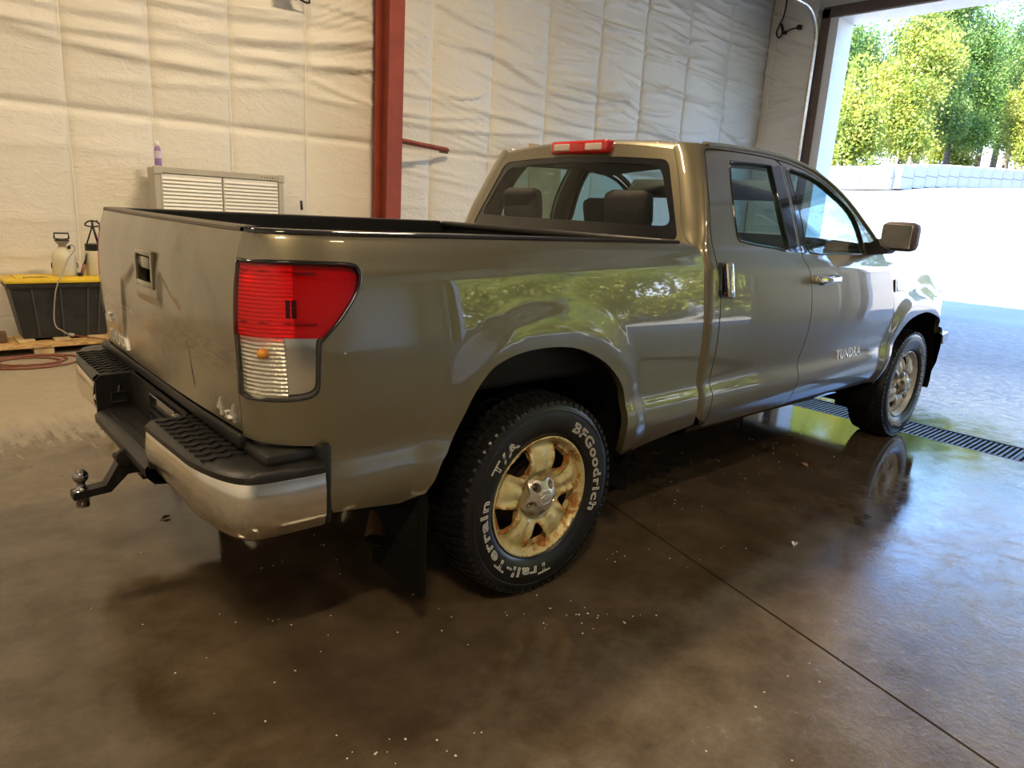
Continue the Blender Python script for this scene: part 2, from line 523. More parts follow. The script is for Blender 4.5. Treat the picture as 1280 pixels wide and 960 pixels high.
DOORP = plain('door_panel_white', (.70, .70, .68), .5, var=.05)

def concrete_mat():
    m, t, p, o = nodes('garage_concrete')
    g = t.nodes.new('ShaderNodeNewGeometry'); s = t.nodes.new('ShaderNodeSeparateXYZ'); t.links.new(g.outputs['Position'], s.inputs[0])
    X, Y = s.outputs['X'], s.outputs['Y']; v = g.outputs['Position']
    nb = noise(t, v, .9, 6, .6); nm = noise(t, v, 3.5, 7, .62); nf = noise(t, v, 40, 6, .65); nd = noise(t, v, 11, 7, .7, .4)
    mp = t.nodes.new('ShaderNodeMapping'); mp.inputs['Rotation'].default_value = (0, 0, .75); mp.inputs['Scale'].default_value = (7, 1.3, 1); t.links.new(v, mp.inputs[0])
    nst = noise(t, mp.outputs[0], 3.0, 5, .65)
    # wet up to about y = 1.85, with a streaky squeegeed edge
    ye = math_(t, 'ADD', Y, math_(t, 'MULTIPLY', math_(t, 'SUBTRACT', nst, .5), 1.5))
    wet_far = rmp(t, math_(t, 'DIVIDE', ye, 4.0), [(.46, 1.0), (.54, 0.0)])
    # standing water round the truck, damp patches farther out
    dx = math_(t, 'MAXIMUM', math_(t, 'SUBTRACT', math_(t, 'ABSOLUTE', math_(t, 'SUBTRACT', X, 1.45)), 2.45), 0.0)
    dy = math_(t, 'MAXIMUM', math_(t, 'SUBTRACT', math_(t, 'ABSOLUTE', math_(t, 'SUBTRACT', Y, .15)), 1.25), 0.0)
    dd = math_(t, 'SQRT', math_(t, 'ADD', math_(t, 'MULTIPLY', dx, dx), math_(t, 'MULTIPLY', dy, dy)))
    dd = math_(t, 'ADD', dd, math_(t, 'MULTIPLY', math_(t, 'SUBTRACT', nm, .5), 1.3))
    dd = math_(t, 'ADD', dd, math_(t, 'MULTIPLY', math_(t, 'SUBTRACT', nd, .5), .5))
    wet_near = rmp(t, math_(t, 'DIVIDE', dd, 4.0), [(.04, 1.0), (.15, .78), (.30, .50), (.6, .30), (1.0, .14)])
    wet = math_(t, 'MULTIPLY', wet_far, wet_near)
    dry = rmp(t, math_(t, 'ADD', math_(t, 'MULTIPLY', nm, .5), math_(t, 'MULTIPLY', nf, .5)), [(.3, (.12, .105, .090)), (.5, (.20, .178, .150)), (.72, (.30, .272, .232))])
    wetc = rmp(t, nm, [(.3, (.060, .042, .025)), (.7, (.118, .086, .053))])
    c = mixc(t, wet, dry, wetc)
    # lighter tan colour on the dry strip by the wall
    far = rmp(t, math_(t, 'DIVIDE', ye, 4.0), [(.47, 0.0), (.62, 1.0)])
    c = mixc(t, math_(t, 'MULTIPLY', far, .75), c, (.36, .30, .20))
    t.links.new(c, p.inputs['Base Color'])
    r = math_(t, 'ADD', rmp(t, wet, [(0, .62), (.22, .33), (.45, .20), (.8, .10), (1, .045)]), math_(t, 'MULTIPLY', math_(t, 'MULTIPLY', math_(t, 'SUBTRACT', nd, .45), .9), rmp(t, wet, [(.5, 1.0), (1, .08)])), True)
    t.links.new(math_(t, 'MAXIMUM', r, .035), p.inputs['Roughness'])
    p.inputs['IOR'].default_value = 1.45
    bh = math_(t, 'ADD', math_(t, 'MULTIPLY', nf, .8), math_(t, 'MULTIPLY', nd, .7))
    b = t.nodes.new('ShaderNodeBump'); b.inputs['Distance'].default_value = .006
    t.links.new(rmp(t, wet, [(0, .75), (.45, .42), (.8, .14), (1, .03)]), b.inputs['Strength'])
    t.links.new(bh, b.inputs['Height']); t.links.new(b.outputs[0], p.inputs['Normal'])
    return m
CONC = concrete_mat()
JOINT = plain('joint_dirt', (.05, .042, .034), .9)
IRON = plain('cast_iron', (.045, .043, .043), .5, .4, var=.3, scale=30)
ASPH = plain('apron', (.19, .185, .18), .55, var=.25, scale=.6, bmp=.4, bscale=25)
LOT = plain('lot_gravel', (.22, .212, .20), .9, var=.08, scale=.4, bmp=.4, bscale=8)
BLOCKM = plain('block_concrete', (.32, .32, .32), .85, var=.08, scale=2, bmp=.3, bscale=15)
BARK = plain('bark', (.10, .08, .062), .9, var=.4, scale=6, bmp=.5, bscale=30)
def leaf_mat(name, a, b, c):
    m, t, p, o = nodes(name)
    col = rmp(t, noise(t, coords(t), .9, 3), [(.3, a), (.5, b), (.72, c)])
    t.links.new(col, p.inputs['Base Color']); p.inputs['Roughness'].default_value = .55
    tl = t.nodes.new('ShaderNodeBsdfTranslucent'); t.links.new(col, tl.inputs[0])
    mx = t.nodes.new('ShaderNodeMixShader'); mx.inputs[0].default_value = .4
    t.links.new(p.outputs[0], mx.inputs[1]); t.links.new(tl.outputs[0], mx.inputs[2]); t.links.new(mx.outputs[0], o.inputs[0]); return m
LEAF = [leaf_mat('leaf_green', (.075, .15, .025), (.13, .22, .035), (.24, .30, .055)),
        leaf_mat('leaf_yellow', (.14, .21, .03), (.27, .31, .045), (.46, .40, .07)),
        leaf_mat('leaf_deep', (.05, .10, .02), (.095, .165, .03), (.18, .24, .045))]

# ------------------------------------------------------------------ the building
WY, FX, BX, RY, CZ = 5.15, 11.75, -7.0, -19.0, 6.3
GR0, GR1 = 3.86, 4.24            # trench drain between these x
def jx(y): return .704 + .264*(y+1.361)
floor = MB().box((BX-.2, RY-.2, -.40), (12.4, WY+.3, -.20)).build('floor', JOINT); tag(floor, kind='structure')
g = .006
def slab(poly):
    MB().prism(poly, 2, -.20, 0.0).build('slab', CONC, floor)
y0, y1 = RY, WY+.12
slab([(BX, y0), (jx(y0)-g, y0), (jx(y1)-g, y1), (BX, y1)])
slab([(jx(y0)+g, y0), (GR0-.02, y0), (GR0-.02, y1), (jx(y1)+g, y1)])
slab([(GR1+.02, y0), (12.35, y0), (12.35, y1), (GR1+.02, y1)])
drain = empty('trench_drain', (4.05, -3, 0)); tag(drain, 'long dark slotted floor drain grate set across the wet concrete', 'drain')
mb = MB(); n = 0
yy = 4.6
while yy > -11:
    mb.box((GR0-4.05, yy+3, -.025), (GR1-4.05, yy+3+.017, -.004)); yy -= .034
tag(mb.build('grate_bars', IRON, drain), kind='stuff')
for a in (GR0-4.05-.018, GR1-4.05): MB().box((a, -8, -.03), (a+.018, 7.6, .001)).build('frame_rail', IRON, drain)
for k in range(18):
    MB().box((GR0-4.05, 7.6-.9*k-.02, -.024), (GR1-4.05, 7.6-.9*k, -.002)).build('end_bar', IRON, drain)
MB().box((GR0-4.05, -8, -.19), (GR1-4.05, 7.6, -.17)).build('channel', UNDER, drain)

# insulated wall: vinyl-faced blanket bays between seams, sagging folds
seams = [-7.0, -5.4, -3.9, -2.5, -1.10, -.37, .37, 1.14, 2.0, 2.90, 3.72, 4.72, 5.75, 6.85, 7.9, 9.1, 10.35, 11.72]
fr = random.Random(3)
FOLDS = []
for k in range(110):      # garlands on the door side of the column
    xc = fr.uniform(3.0, 11.8); zc = 2.2+3.6*fr.random()**.8
    FOLDS.append((xc, zc, fr.uniform(.7, 2.2), fr.uniform(.05, .30), fr.uniform(-.09, .05), fr.uniform(.022, .045), fr.uniform(.028, .062)))
for k in range(16):      # rays fanning from the column top
    FOLDS.append((3.6+.1*k % 1.4, 3.5-.11*k, 1.0, .02, -.42+.02*k, .03, .024))
for k in range(26):      # slack lower down
    FOLDS.append((fr.uniform(3, 11), fr.uniform(.6, 2.6), fr.uniform(.5, 1.4), .06, fr.uniform(-.2, .02), .03, .010))
for k in range(34):      # broad soft sags left of the column
    xc = fr.uniform(-5, 2.6); zc = fr.uniform(2.4, 4.6)
    FOLDS.append((xc, zc, fr.uniform(.8, 1.8), fr.uniform(.03, .14), fr.uniform(-.06, .10), fr.uniform(.03, .055), fr.uniform(.012, .032)))
for zc, xc, s in ((3.25, .9, .10), (3.36, 1.2, .14), (3.12, 2.0, .3), (3.2, 2.2, .34), (2.95, 2.3, .2), (2.85, -.5, .02), (2.7, .4, -.05)):
    FOLDS.append((xc, zc, 1.6, .10, s*.5, .045, .055))
for k in range(11):      # fan from the column head
    FOLDS.append((2.15+.04*k, 3.55-.06*k, .75, .04, .55-.035*k, .024, .028))
for k in range(12):
    FOLDS.append((fr.uniform(-4, 2.5), fr.uniform(.5, 2.0), 1.2, .02, fr.uniform(-.05, .05), .05, .008))
FOLDS = np.array(FOLDS)
def wall_disp(x, z):
    x = np.asarray(x, float); z = np.asarray(z, float); d = np.zeros_like(x)
    for xc, zc, w, sag, sl, th, hh in FOLDS:
        t = (x-xc)/w; c = zc+sag*t*t+sl*(x-xc)
        env = np.clip(1-t*t, 0, 1)**1.2
        q = (z-c)/th
        d += hh*env*np.where(q > 0, np.exp(-q*q*.5), np.exp(-q*q*3.0))
    gk = np.exp(-((z-2.17)/.03)**2)*.045+np.exp(-((z-4.4)/.03)**2)*.03   # held in at the girts
    gl = .03*np.sin(np.pi*np.clip((z-2.17)/2.23, 0, 1))+.02*np.sin(np.pi*np.clip(z/2.17, 0, 1))
    return d+gl-gk
wall = MB().box((BX-.2, WY+.12, -.2), (12.2, WY+.3, CZ)).build('wall_left', WHITEM); tag(wall, kind='structure')
for i in range(len(seams)-1):
    a, b = seams[i], seams[i+1]; fine = a > -1.6
    nx = max(8, int((b-a)/(.03 if fine else .12))); nz = 230 if fine else 60
    s = np.linspace(0, 1, nx+1); xs = a+(b-a)*s
    zs = np.linspace(0, CZ, nz+1)
    XX, ZZ = np.meshgrid(xs, zs, indexing='ij'); SS = np.repeat(s[:, None], nz+1, 1)
    pin = np.clip(4*SS*(1-SS), 0, 1)**.35
    D = (wall_disp(XX, ZZ)+.02)*(.25+.75*pin)+.018*pin
    P = np.stack([XX, WY+.06-D, ZZ], -1)
    mb = MB().grid(P); mb.build('insulation_bay', VINYL, wall, smooth=True, fixn=False)
for x in seams[4:-1]:
    if abs(x-2.9) < .01: continue
    zs = np.linspace(0, CZ, 120); dd = wall_disp(np.full(120, x), zs)
    v = []; f = []
    for k, z in enumerate(zs):
        y = WY+.052-(dd[k]+.02)*.25
        wob = .004*math.sin(z*3+x*7)
        v += [(x-.007+wob, y, z), (x+.007+wob, y, z)]
        if k: f.append((2*k-2, 2*k-1, 2*k+1, 2*k))
    obj('seam_strip', v, f, TAPE, wall)

# steel frame column, brace
colm = empty('steel_column', (2.9, 4.9, 0)); tag(colm, 'dark red steel frame column standing against the white insulated wall', 'column')
mb = MB(); mb.prism([(-.14, 0), (-.125, 0), (-.125-.06, CZ), (-.14-.06, CZ)], 0, -.095, .105).build('flange', REDST, colm)
MB().prism([(-.125, 0), (.34, 0), (.34, CZ), (-.185, CZ)], 0, -.002, .010).build('web', REDST, colm)
MB().box((-.095, .13, 0), (.105, .145, CZ)).build('rear_flange', REDST, colm)
MB().box((-.16, -.22, 0), (.17, .2, .03)).build('base_plate', REDST, colm)
br = empty('flange_brace', (3.0, 4.82, 2.2)); tag(br, 'short rust red angle bar running from the column to the wall', 'brace')
mb = MB(); mb.tube([(0, 0, .02), (.93, .26, 0)], .032, 4); mb.build('angle_bar', REDST, br)
MB().tube([(.78, .23, -.035), (.93, .262, -.035)], .012, 6).build('bolt', BROWNM, br)

# wall with the two big doors
DZ = 5.22; DA = (3.86, -4.7); DB = (-6.9, -17.6)
wf = MB().box((FX, DA[0]+.16, 0), (12.15, WY+.3, CZ)).box((FX, DB[0], 0), (12.15, DA[1], CZ)).box((FX, RY-.2, 0), (12.15, DB[1], CZ)) \
    .box((FX, DA[1], DZ+.02), (12.15, DA[0]+.16, CZ)).box((FX, DB[1], DZ+.02), (12.15, DB[0], CZ)).build('wall_front', WHITEM)
tag(wf, kind='structure')
# vinyl facing of the short return beside the door
ys = np.linspace(4.24, WY+.02, 40); zs = np.linspace(0, CZ, 230); YYg, ZZg = np.meshgrid(ys, zs, indexing='ij')
dd = np.zeros_like(YYg)
for k in range(40):
    yc = fr.uniform(4.2, 5.2); zc = fr.uniform(1.5, 6); sl = fr.uniform(-.7, -.1) if zc > 4.2 else fr.uniform(-.25, .35)
    t_ = (YYg-yc)/fr.uniform(.35, .8); q = (ZZg-zc+sl*(YYg-yc))/fr.uniform(.03, .05)
    dd += .036*np.clip(1-t_*t_, 0, 1)*np.where(q > 0, np.exp(-q*q*.5), np.exp(-q*q*3))
P = np.stack([FX-.05-dd, YYg, ZZg], -1)
MB().grid(P).build('insulation_bay', VINYL, wf, smooth=True, fixn=False)
v = MB().box((FX-.075, 5.02, 0), (FX-.06, 5.05, CZ)).build('seam_strip', TAPE, wf)
for (ya, yb), nm in ((DA, 'trim_1'), (DB, 'trim_2')):
    tr = MB().box((FX-.02, ya, 0), (12.34, ya+.17, DZ+.2)).box((FX-.02, yb-.17, 0), (12.34, yb, DZ+.2)).box((FX-.02, yb, DZ), (12.34, ya, DZ+.2)).build(nm, WHITEM)
    tag(tr, kind='structure')
    MB().box((FX-.06, ya+.16, 0), (FX-.015, ya+.32, DZ+.16)).box((FX-.06, yb-.32, 0), (FX-.015, yb-.16, DZ+.16)).box((FX-.06, yb-.3, DZ+.02), (FX-.015, ya+.3, DZ+.2)).build('steel_angle', BROWNM, tr)
def overhead_door(nm, ya, yb):
    dr = MB().bbox((7.0, yb+.02, 5.47), (7.2, ya-.02, 5.52), .005).build(nm, DOORP); tag(dr, kind='structure')
    for k in range(8):
        MB().bbox((6.95+.55*k, yb+.02, 5.46), (6.95+.55*k+.54, ya+.26, 5.52), .008).build('door_section', DOORP, dr)
    for y in (ya+.33, yb-.33):
        pts = [(FX-.12, y, 0), (FX-.12, y, 4.75)]
        for a in range(1, 9):
            q = a/8*math.pi/2; pts.append((FX-.12-.6*(1-math.cos(q)), y, 4.75+.6*math.sin(q)))
        pts.append((7, y, 5.42))
        MB().tube(pts, .035, 8).build('door_track', GALV, dr)
    return dr
overhead_door('door_1', *DA); overhead_door('door_2', *DB)
wb = MB().box((BX-.2, RY-.2, 0), (BX, WY+.3, CZ)).build('wall_back', WHITEM); tag(wb, kind='structure')
wr = MB().box((BX-.2, RY-.2, 0), (12.15, RY, CZ)).build('wall_right', WHITEM); tag(wr, kind='structure')
ce = MB().box((BX-.2, RY-.2, CZ), (12.35, WY+.3, CZ+.25)).build('ceiling', WHITEM); tag(ce, kind='structure')
# high-bay lamps (warm)
def lamp(x, y, w, label):
    L = empty('ceiling_lamp', (x, y, 5.75)); tag(L, label, 'lamp', 'warm strip lamps under the ceiling')
    MB().bbox((-.65, -.16, .02), (.65, .16, .10), .02).build('housing', WHITEM, L)
    MB().box((-.6, -.13, .005), (.6, .13, .02)).build('diffuser', plain('lamp_diffuser_%d' % len(MATS), (.9, .85, .7), .5, emit=(1, .72, .40, 9)), L)
    for s in (-.5, .5): MB().tube([(s, 0, .1), (s, 0, .55)], .008, 6).build('hanger', GALV, L)
    ld = bpy.data.lights.new('lamp_light', 'AREA'); ld.shape = 'RECTANGLE'; ld.size = 1.2; ld.size_y = .28; ld.energy = w; ld.color = (1.0, .77, .49)
    lo = bpy.data.objects.new('lamp_light', ld); COL.objects.link(lo); lo.parent = L; lo.location = (0, 0, -.03)
lamp(2.0, 1.2, 215, 'warm strip lamp under the ceiling between column and truck bed')
lamp(-3.2, 1.6, 115, 'warm strip lamp under the ceiling behind the truck')
lamp(-3.4, -4.5, 190, 'warm strip lamp under the ceiling nearest the back wall corner')
lamp(1.6, -6.0, 60, 'warm strip lamp under the ceiling over the empty bay')

# ------------------------------------------------------------------ outdoors
zg_f = pchip([11, 17.0, 19, 24, 30, 44, 90], [-.01, -.01, .12, 1.55, 3.2, 4.1, 7.0])
def Zg(x): return float(zg_f(x))
xs = [12.35, 17.3]
gd = MB().grid(np.array([[(x, y, -.012) for y in (-70, 70)] for x in (12.34, 17.0)])).build('apron_ground', ASPH, fixn=False); tag(gd, kind='structure')
xs = np.linspace(17.0, 90, 60)
gl_ = MB().grid(np.array([[(x, y, Zg(x)) for y in np.linspace(-80, 80, 9)] for x in xs])).build('lot_ground', LOT, smooth=True, fixn=False); tag(gl_, kind='structure')
for o_ in (gd, gl_):
    for p_ in o_.data.polygons:
        pass
    bm = bmesh.new(); bm.from_mesh(o_.data)
    if sum(f.normal.z for f in bm.faces) < 0: bmesh.ops.reverse_faces(bm, faces=bm.faces)
    bm.to_mesh(o_.data); bm.free()
bw = empty('block_wall', (30, 9.4, 3.2)); tag(bw, 'low pale concrete block wall at the top of the lot below the trees', 'wall')
path = [(30.2, 22.0), (30.0, 9.4), (37.0, 9.0), (44.0, 8.1), (58.0, 4.0), (62, -10)]
def block_run(a, b):
    L = math.hypot(b[0]-a[0], b[1]-a[1]); n = max(1, round(L/1.22)); th = math.atan2(b[1]-a[1], b[0]-a[0])
    for k in range(n):
        q0 = (k+.5)/n; x = a[0]+(b[0]-a[0])*q0; y = a[1]+(b[1]-a[1])*q0
        for c in range(2):
            o = bpy.data.objects.new('block', BLK); COL.objects.link(o); o.parent = bw
            o.location = (x-30, y-9.4, Zg(x)-3.2+.24+.49*c); o.rotation_euler = (0, 0, th); o.scale = (L/n/1.22, 1, 1)
_b = MB().bbox((-.60, -.3, -.24), (.60, .3, .24), .03).build('block', BLOCKM); BLK = _b.data; bpy.data.objects.remove(_b)
for a, b in zip(path, path[1:]): block_run(a, b)

def tree_proto(seed, h, spread, R, lm, leaves, trunk_r=.22, low=.18):
    """narrow forest-grown tree: the whole crown stays within radius R of the trunk"""
    r = np.random.default_rng(seed)
    mb = MB(); pts = [(0, 0, -.4)]
    for k in range(1, 7): pts.append((r.normal(0, .05)*k, r.normal(0, .05)*k, h*.8*k/6))
    mb.tube(pts, [trunk_r*(1-.8*k/6) for k in range(7)], 8)
    tips = []
    for k in range(16):
        z0 = h*(low+.6*k/16); a = r.uniform(0, 6.28); L = spread*(1.05-.55*k/16)*r.uniform(.7, 1.1)
        p0 = np.array([0, 0, z0]); p1 = p0+[math.cos(a)*L*.55, math.sin(a)*L*.55, L*.28]; p2 = p0+[math.cos(a)*L, math.sin(a)*L, L*.36]
        mb.tube([p0, p1, p2], [.07, .045, .015], 5); tips += [p1, p2, (p1+p2)/2]
    tips += [np.array([0, 0, h*.8]), np.array([0, 0, h*.92]), np.array([.3, .2, h*.7])]
    tips = np.array(tips)
    c = tips[r.integers(0, len(tips), leaves)]+r.normal(0, 1, (leaves, 3))*np.array([spread*.26, spread*.26, spread*.20])
    q = np.hypot(c[:, 0], c[:, 1]); lim = (R-.12)*np.sqrt(r.uniform(.45, 1, leaves)); k_ = np.where(q > R-.12, lim/q, 1.0); c[:, 0] *= k_; c[:, 1] *= k_
    c[:, 2] = np.maximum(c[:, 2], h*.06)
    s = r.uniform(.05, .115, leaves)
    a = r.normal(0, 1, (leaves, 3)); a /= np.linalg.norm(a, axis=1)[:, None]; b = np.cross(a, r.normal(0, 1, (leaves, 3))); b /= np.linalg.norm(b, axis=1)[:, None]
    V = np.stack([c-a*s[:, None], c+b*s[:, None]*.6, c+a*s[:, None], c-b*s[:, None]*.6], 1).reshape(-1, 3)
    F = np.arange(leaves*4).reshape(-1, 4)
    root = empty('tree'); tk = mb.build('trunk', BARK, root, smooth=True)
    me = bpy.data.meshes.new('foliage'); me.from_pydata(V.tolist(), [], F.tolist()); me.materials.append(lm)
    fo = bpy.data.objects.new('foliage', me); COL.objects.link(fo); fo.parent = root; tag(fo, kind='stuff')
    return root
protos = [tree_proto(1, 12.4, 2.25, 2.65, LEAF[0], 24000), tree_proto(2, 11.0, 2.1, 2.45, LEAF[1], 22000, .16, .12),
          tree_proto(3, 13.2, 2.45, 2.85, LEAF[2], 25000, .26), tree_proto(4, 6.0, 1.6, 1.85, LEAF[1], 12000, .10, .05)]
spots = [  # proto, x, y, rot, label: trunks stand clear of each other, crowns just reach their neighbours
    (0, 38.2, 17.5, 0.3, 'green leafy tree beside the open door post, above the block wall'),
    (1, 38.0, 12.3, 1.0, 'yellow-green tree right behind the corner of the block wall'),
    (3, 33.4, 13.2, 2.0, 'low yellow bush tree right behind the block wall by the door post'),
    (2, 43.4, 13.7, 0.0, 'tall dark-trunked tree standing behind the yellow-green tree at the wall corner'),
    (0, 49.0, 13.7, 2.2, 'slender green tree behind the block wall past its corner'),
    (1, 54.3, 10.6, 0.6, 'bright yellow-leaved tree behind the far stretch of block wall'),
    (2, 59.8, 13.2, 1.9, 'deep green tree with a grey trunk behind the far block wall'),
    (3, 53.7, 15.1, .2, 'small yellow tree between taller trees past the wall corner'),
    (0, 58.8, 18.9, 3.9, 'green tree standing behind the small yellow tree past the wall corner'),
    (2, 43.9, 19.5, 4.0, 'tall deep green tree at the back beside the door post'),
    (0, 49.4, 19.7, 5.1, 'green tree between the dark-trunked tree and the small yellow tree'),
    (1, 49.2, 8.4, 4.4, 'yellow-green tree with bare lower trunk above the far wall'),
]
back = [(0, 46, .5), (1, 44, -4.8), (2, 38.5, -10.3), (0, 32, -15), (1, 28, -20.3), (0, 27, -25.6), (1, 26, -30.9), (0, 25, -36.2), (2, 25, -41.9), (2, 52, -1), (2, 33.6, -20.9), (2, 32.6, -26.8), (2, 31.5, -32.7), (2, 30.7, -38.6)]+[(3, 19.4, -11.5-4.8*k) for k in range(10)]
far = [(66.2, 9.3), (66.4, 15.9), (66.1, 22.5), (66.3, 29.1), (73.0, 12.4), (73.2, 19.0), (72.9, 25.6), (73.1, 32.2)]
usedp = set()
def put_tree(k, x, y, rz, sc, label, group):
    o = protos[k] if k not in usedp else copy_tree(protos[k]); usedp.add(k)
    o.location = (x, y, Zg(x)); o.rotation_euler = (0, 0, rz); o.scale = (sc, sc, sc); tag(o, label, 'tree', group)
for k, x, y, rz, lab in spots: put_tree(k, x, y, rz, random.uniform(.95, 1.0), lab, 'sunlit trees behind the block wall')
for i, (k, x, y) in enumerate(back):
    if k == 3: put_tree(k, x, y, i*1.3, 1.28, 'low sunlit bush tree in the row lining the lot outside the second door', 'bush trees lining the lot outside the second door')
    else: put_tree(k, x, y, i*1.3, 1.0, 'sunlit leafy tree along the far edge of the lot, past the wall end', 'trees along the lot beyond the second door')

for i, (x, y) in enumerate(far): put_tree(2, x, y, i*.9, 1.14, 'tall deep green tree in the farthest rows, rising behind the nearer trees', 'tall trees in the farthest rows')

# ------------------------------------------------------------------ pickup truck
TR = empty('pickup_truck', (0, 0, 0))
tag(TR, 'brown-grey four-door pickup truck with rusty cream wheels parked on the wet floor', 'truck')
WZ = .395
W_low = ([.40, .46, .50, .545, .59, .63, .66, .69, .715, .75, .82, .90, .98, 1.05, 1.12, 1.19, 1.245],
         [.905, .940, .966, .988, 1.0, 1.004, 1.002, .996, .989, .985, .989, .992, .9905, .986, .9785, .969, .9605])
Wb = pchip(W_low[0]+[1.262, 1.30, 1.34, 1.365, 1.385, 1.41], W_low[1]+[.957, .945, .932, .922, .905, .880])
Wc = pchip(W_low[0]+[1.28, 1.32, 1.345, 1.36, 1.40, 1.50, 1.62, 1.74, 1.80, 1.83, 1.86], W_low[1]+[.949, .934, .924, .915, .902, .868, .822, .765, .732, .708, .675])
XR = pchip([.60, .78, .85, .9, 1.015, 1.107, 1.196, 1.293, 1.327, 1.375, 1.41], [1.074, 1.079, 1.081, 1.084, 1.089, 1.093, 1.090, 1.078, 1.070, 1.056, 1.044])
def flare(x, z):
    out = 0
    for cx, a, b, hh in ((-.02, .475, .60, .016), (3.68, .50, .545, .020)):
        q = (np.abs((x-cx)/a)**2.3+(np.abs(z-.40)/b)**2.3)**(1/2.3)
        out = out+hh*sstep(1.32, 1.09, q)
    return out
def s_bed(u, z):
    u = np.asarray(u, float); z = np.asarray(z, float)
    ph = np.clip((-.80-u)/.235, 0, 1.62); W = Wb(z)+flare(np.maximum(u, -.8), z)
    x = np.where(u < -.80, -.80-(XR(z)-.80)*np.sin(ph), u)
    return x, -(W-(W-.795)*(1-np.cos(ph))), z
def s_cab(u, z):
    u = np.asarray(u, float); z = np.asarray(z, float)
    W = Wc(z)+flare(u, z)
    lean = .27*np.maximum(z-1.36, 0); u0 = U0(z)
    ph = np.clip((u0-u)/.10, 0, 1.62)
    x = np.where(u < u0, u0-(u0-.985-lean)*np.sin(ph), u)
    return x, -(W-BC(z)*(1-np.cos(ph))), z
BC = pchip([.5, 1.33, 1.43, 1.9], [.05, .05, .12, .125])
U0 = pchip([.5, 1.30, 1.45, 1.60, 1.80, 1.86], [1.035, 1.035, 1.055, 1.105, 1.16, 1.175])
def s_fen(u, z):
    u = np.asarray(u, float); z = np.asarray(z, float)
    W = Wc(z)+flare(u, z)
    drop = sstep(2.9, 4.6, u)*.12*sstep(.95, 1.25, z)
    ph = np.clip((u-4.02)/.50, 0, 1.5)
    x = np.where(u > 4.02, 4.02+.56*np.sin(ph), u)
    return x, -(W-drop-.42*(1-np.cos(ph))), z
def inv(px, fn, guess=None, yy=-.97):
    """photograph pixel -> (u,z) on a body surface"""
    p = on(px, 1, yy); q = np.array([p[0], p[2]]) if guess is None else np.array(guess, float)
    def f(w): return proj(np.array([float(c) for c in fn(w[0], w[1])]))-np.array(px, float)
    for _ in range(30):
        r = f(q)
        if np.abs(r).max() < .02: break
        J = np.stack([(f(q+[1e-4, 0])-r)/1e-4, (f(q+[0, 1e-4])-r)/1e-4], 1)
        st = np.linalg.solve(J+1e-9*np.eye(2), -r); L = np.abs(st).max()
        q = q+st*min(1, .12/L if L > 0 else 1)
    return q
def invl(pts, fn, **k): return [inv(p, fn, **k) for p in pts]
def shift(pl, du, dz=0): return [np.array([p[0]+du, p[1]+dz]) for p in pl]

# --- seams traced from the photograph
bed_front = invl([(859, 306.5), (867, 308), (872, 312), (876.5, 319), (879, 328), (880.3, 345), (880, 363), (879, 407), (875, 442), (870, 477), (872.5, 491), (871, 512), (866, 531)], s_bed)
bed_low_f = invl([(840, 541), (810, 553), (790, 563), (777, 571)], s_bed)
arch_r = invl([(775, 569), (781, 550), (784, 516), (779, 486), (764, 460), (741, 443), (715, 434.5), (681, 435), (647.5, 443), (617.5, 460), (595, 490), (576, 527.5), (560, 564), (552, 579), (543, 601), (531, 617)], s_bed)
bed_low_r = invl([(500, 629), (462, 634), (432, 638), (417, 641)], s_bed)
US = -1.163
tl_px = [(420, 329.8), (438, 331), (446, 334), (450, 342), (450, 352), (446, 366), (436, 384), (423, 403), (405, 424), (400.5, 432), (399.5, 460), (398.5, 485), (393, 494), (380, 498.5), (362, 500.5), (343, 500.8), (325, 499.5), (309, 497)]
tl = invl(tl_px, s_bed)
tl_t = invl([(308, 326.6), (335, 327.2), (365, 328), (395, 329)], s_bed)
tl_top = [np.array([US, tl_t[0][1]+.002])]+tl_t
tl_bot = [np.array([US, tl[-1][1]+.006])]
tl_out = tl_top+crom(tl, 4)+tl_bot           # from the seam along the top, round the tip and back to the seam
bed_front_c = crom(bed_front, 4)
arch_c = crom(arch_r, 4)
zrail = 1.372
bed_poly = [np.array([US, zrail])]+[np.array([u, zrail]) for u in np.linspace(US+.05, bed_front[0][0]-.03, 20)]+bed_front_c+bed_low_f[:-1]+arch_c+bed_low_r+ \
    [np.array([-.90, .62]), np.array([-.90, .775]), np.array([-1.0, .782]), np.array([US, .79])]
# notch for the tail lamp on the seam side
bed_poly += [tl_bot[-1]-np.array([0, .004])]
lam = [p.copy() for p in crom(tl, 4)[::-1]]
cen = np.mean(tl, axis=0)
lam = [p+.006*(p-cen)/np.linalg.norm(p-cen) for p in lam]
bed_poly += lam+[p+np.array([0, .006]) for p in tl_top[::-1]]
panel('bed_side', bed_poly, s_bed, PAINT, TR, h=.028, depth=.035, mirror=True, bound=.018)

# --- tailgate
def ye(z): return .7965+0*np.asarray(z, float)
def s_tg(v, z):
    v = np.asarray(v, float); z = np.asarray(z, float); y = v*ye(z)
    x = -(XR(z)+.018*(1-v*v))
    # stamped centre: raised slab under the handle, fading out towards the bottom
    hw = .335+.10*np.clip((1.17-z)/.35, 0, 1)
    m = sstep(hw+.03, hw-.012, np.abs(y))*sstep(1.215, 1.175, z+.08*sstep(.12, .34, np.abs(y)))*sstep(.80, .97, z)
    m = m*(1-sstep(.17, .125, np.abs(y))*sstep(1.07, 1.105, z))
    return x+.010*m, y, z
tgp = [(-1, .80), (1, .80), (1, 1.372), (-1, 1.372)]
hy, hz0, hz1 = .100, 1.142, 1.250
hole = [(-hy/.8, hz0), (hy/.8, hz0), (hy/.8, hz1), (-hy/.8, hz1)]
tg = panel('tailgate', tgp, s_tg, PAINT_D, TR, holes=[hole], h=.02, depth=.03)
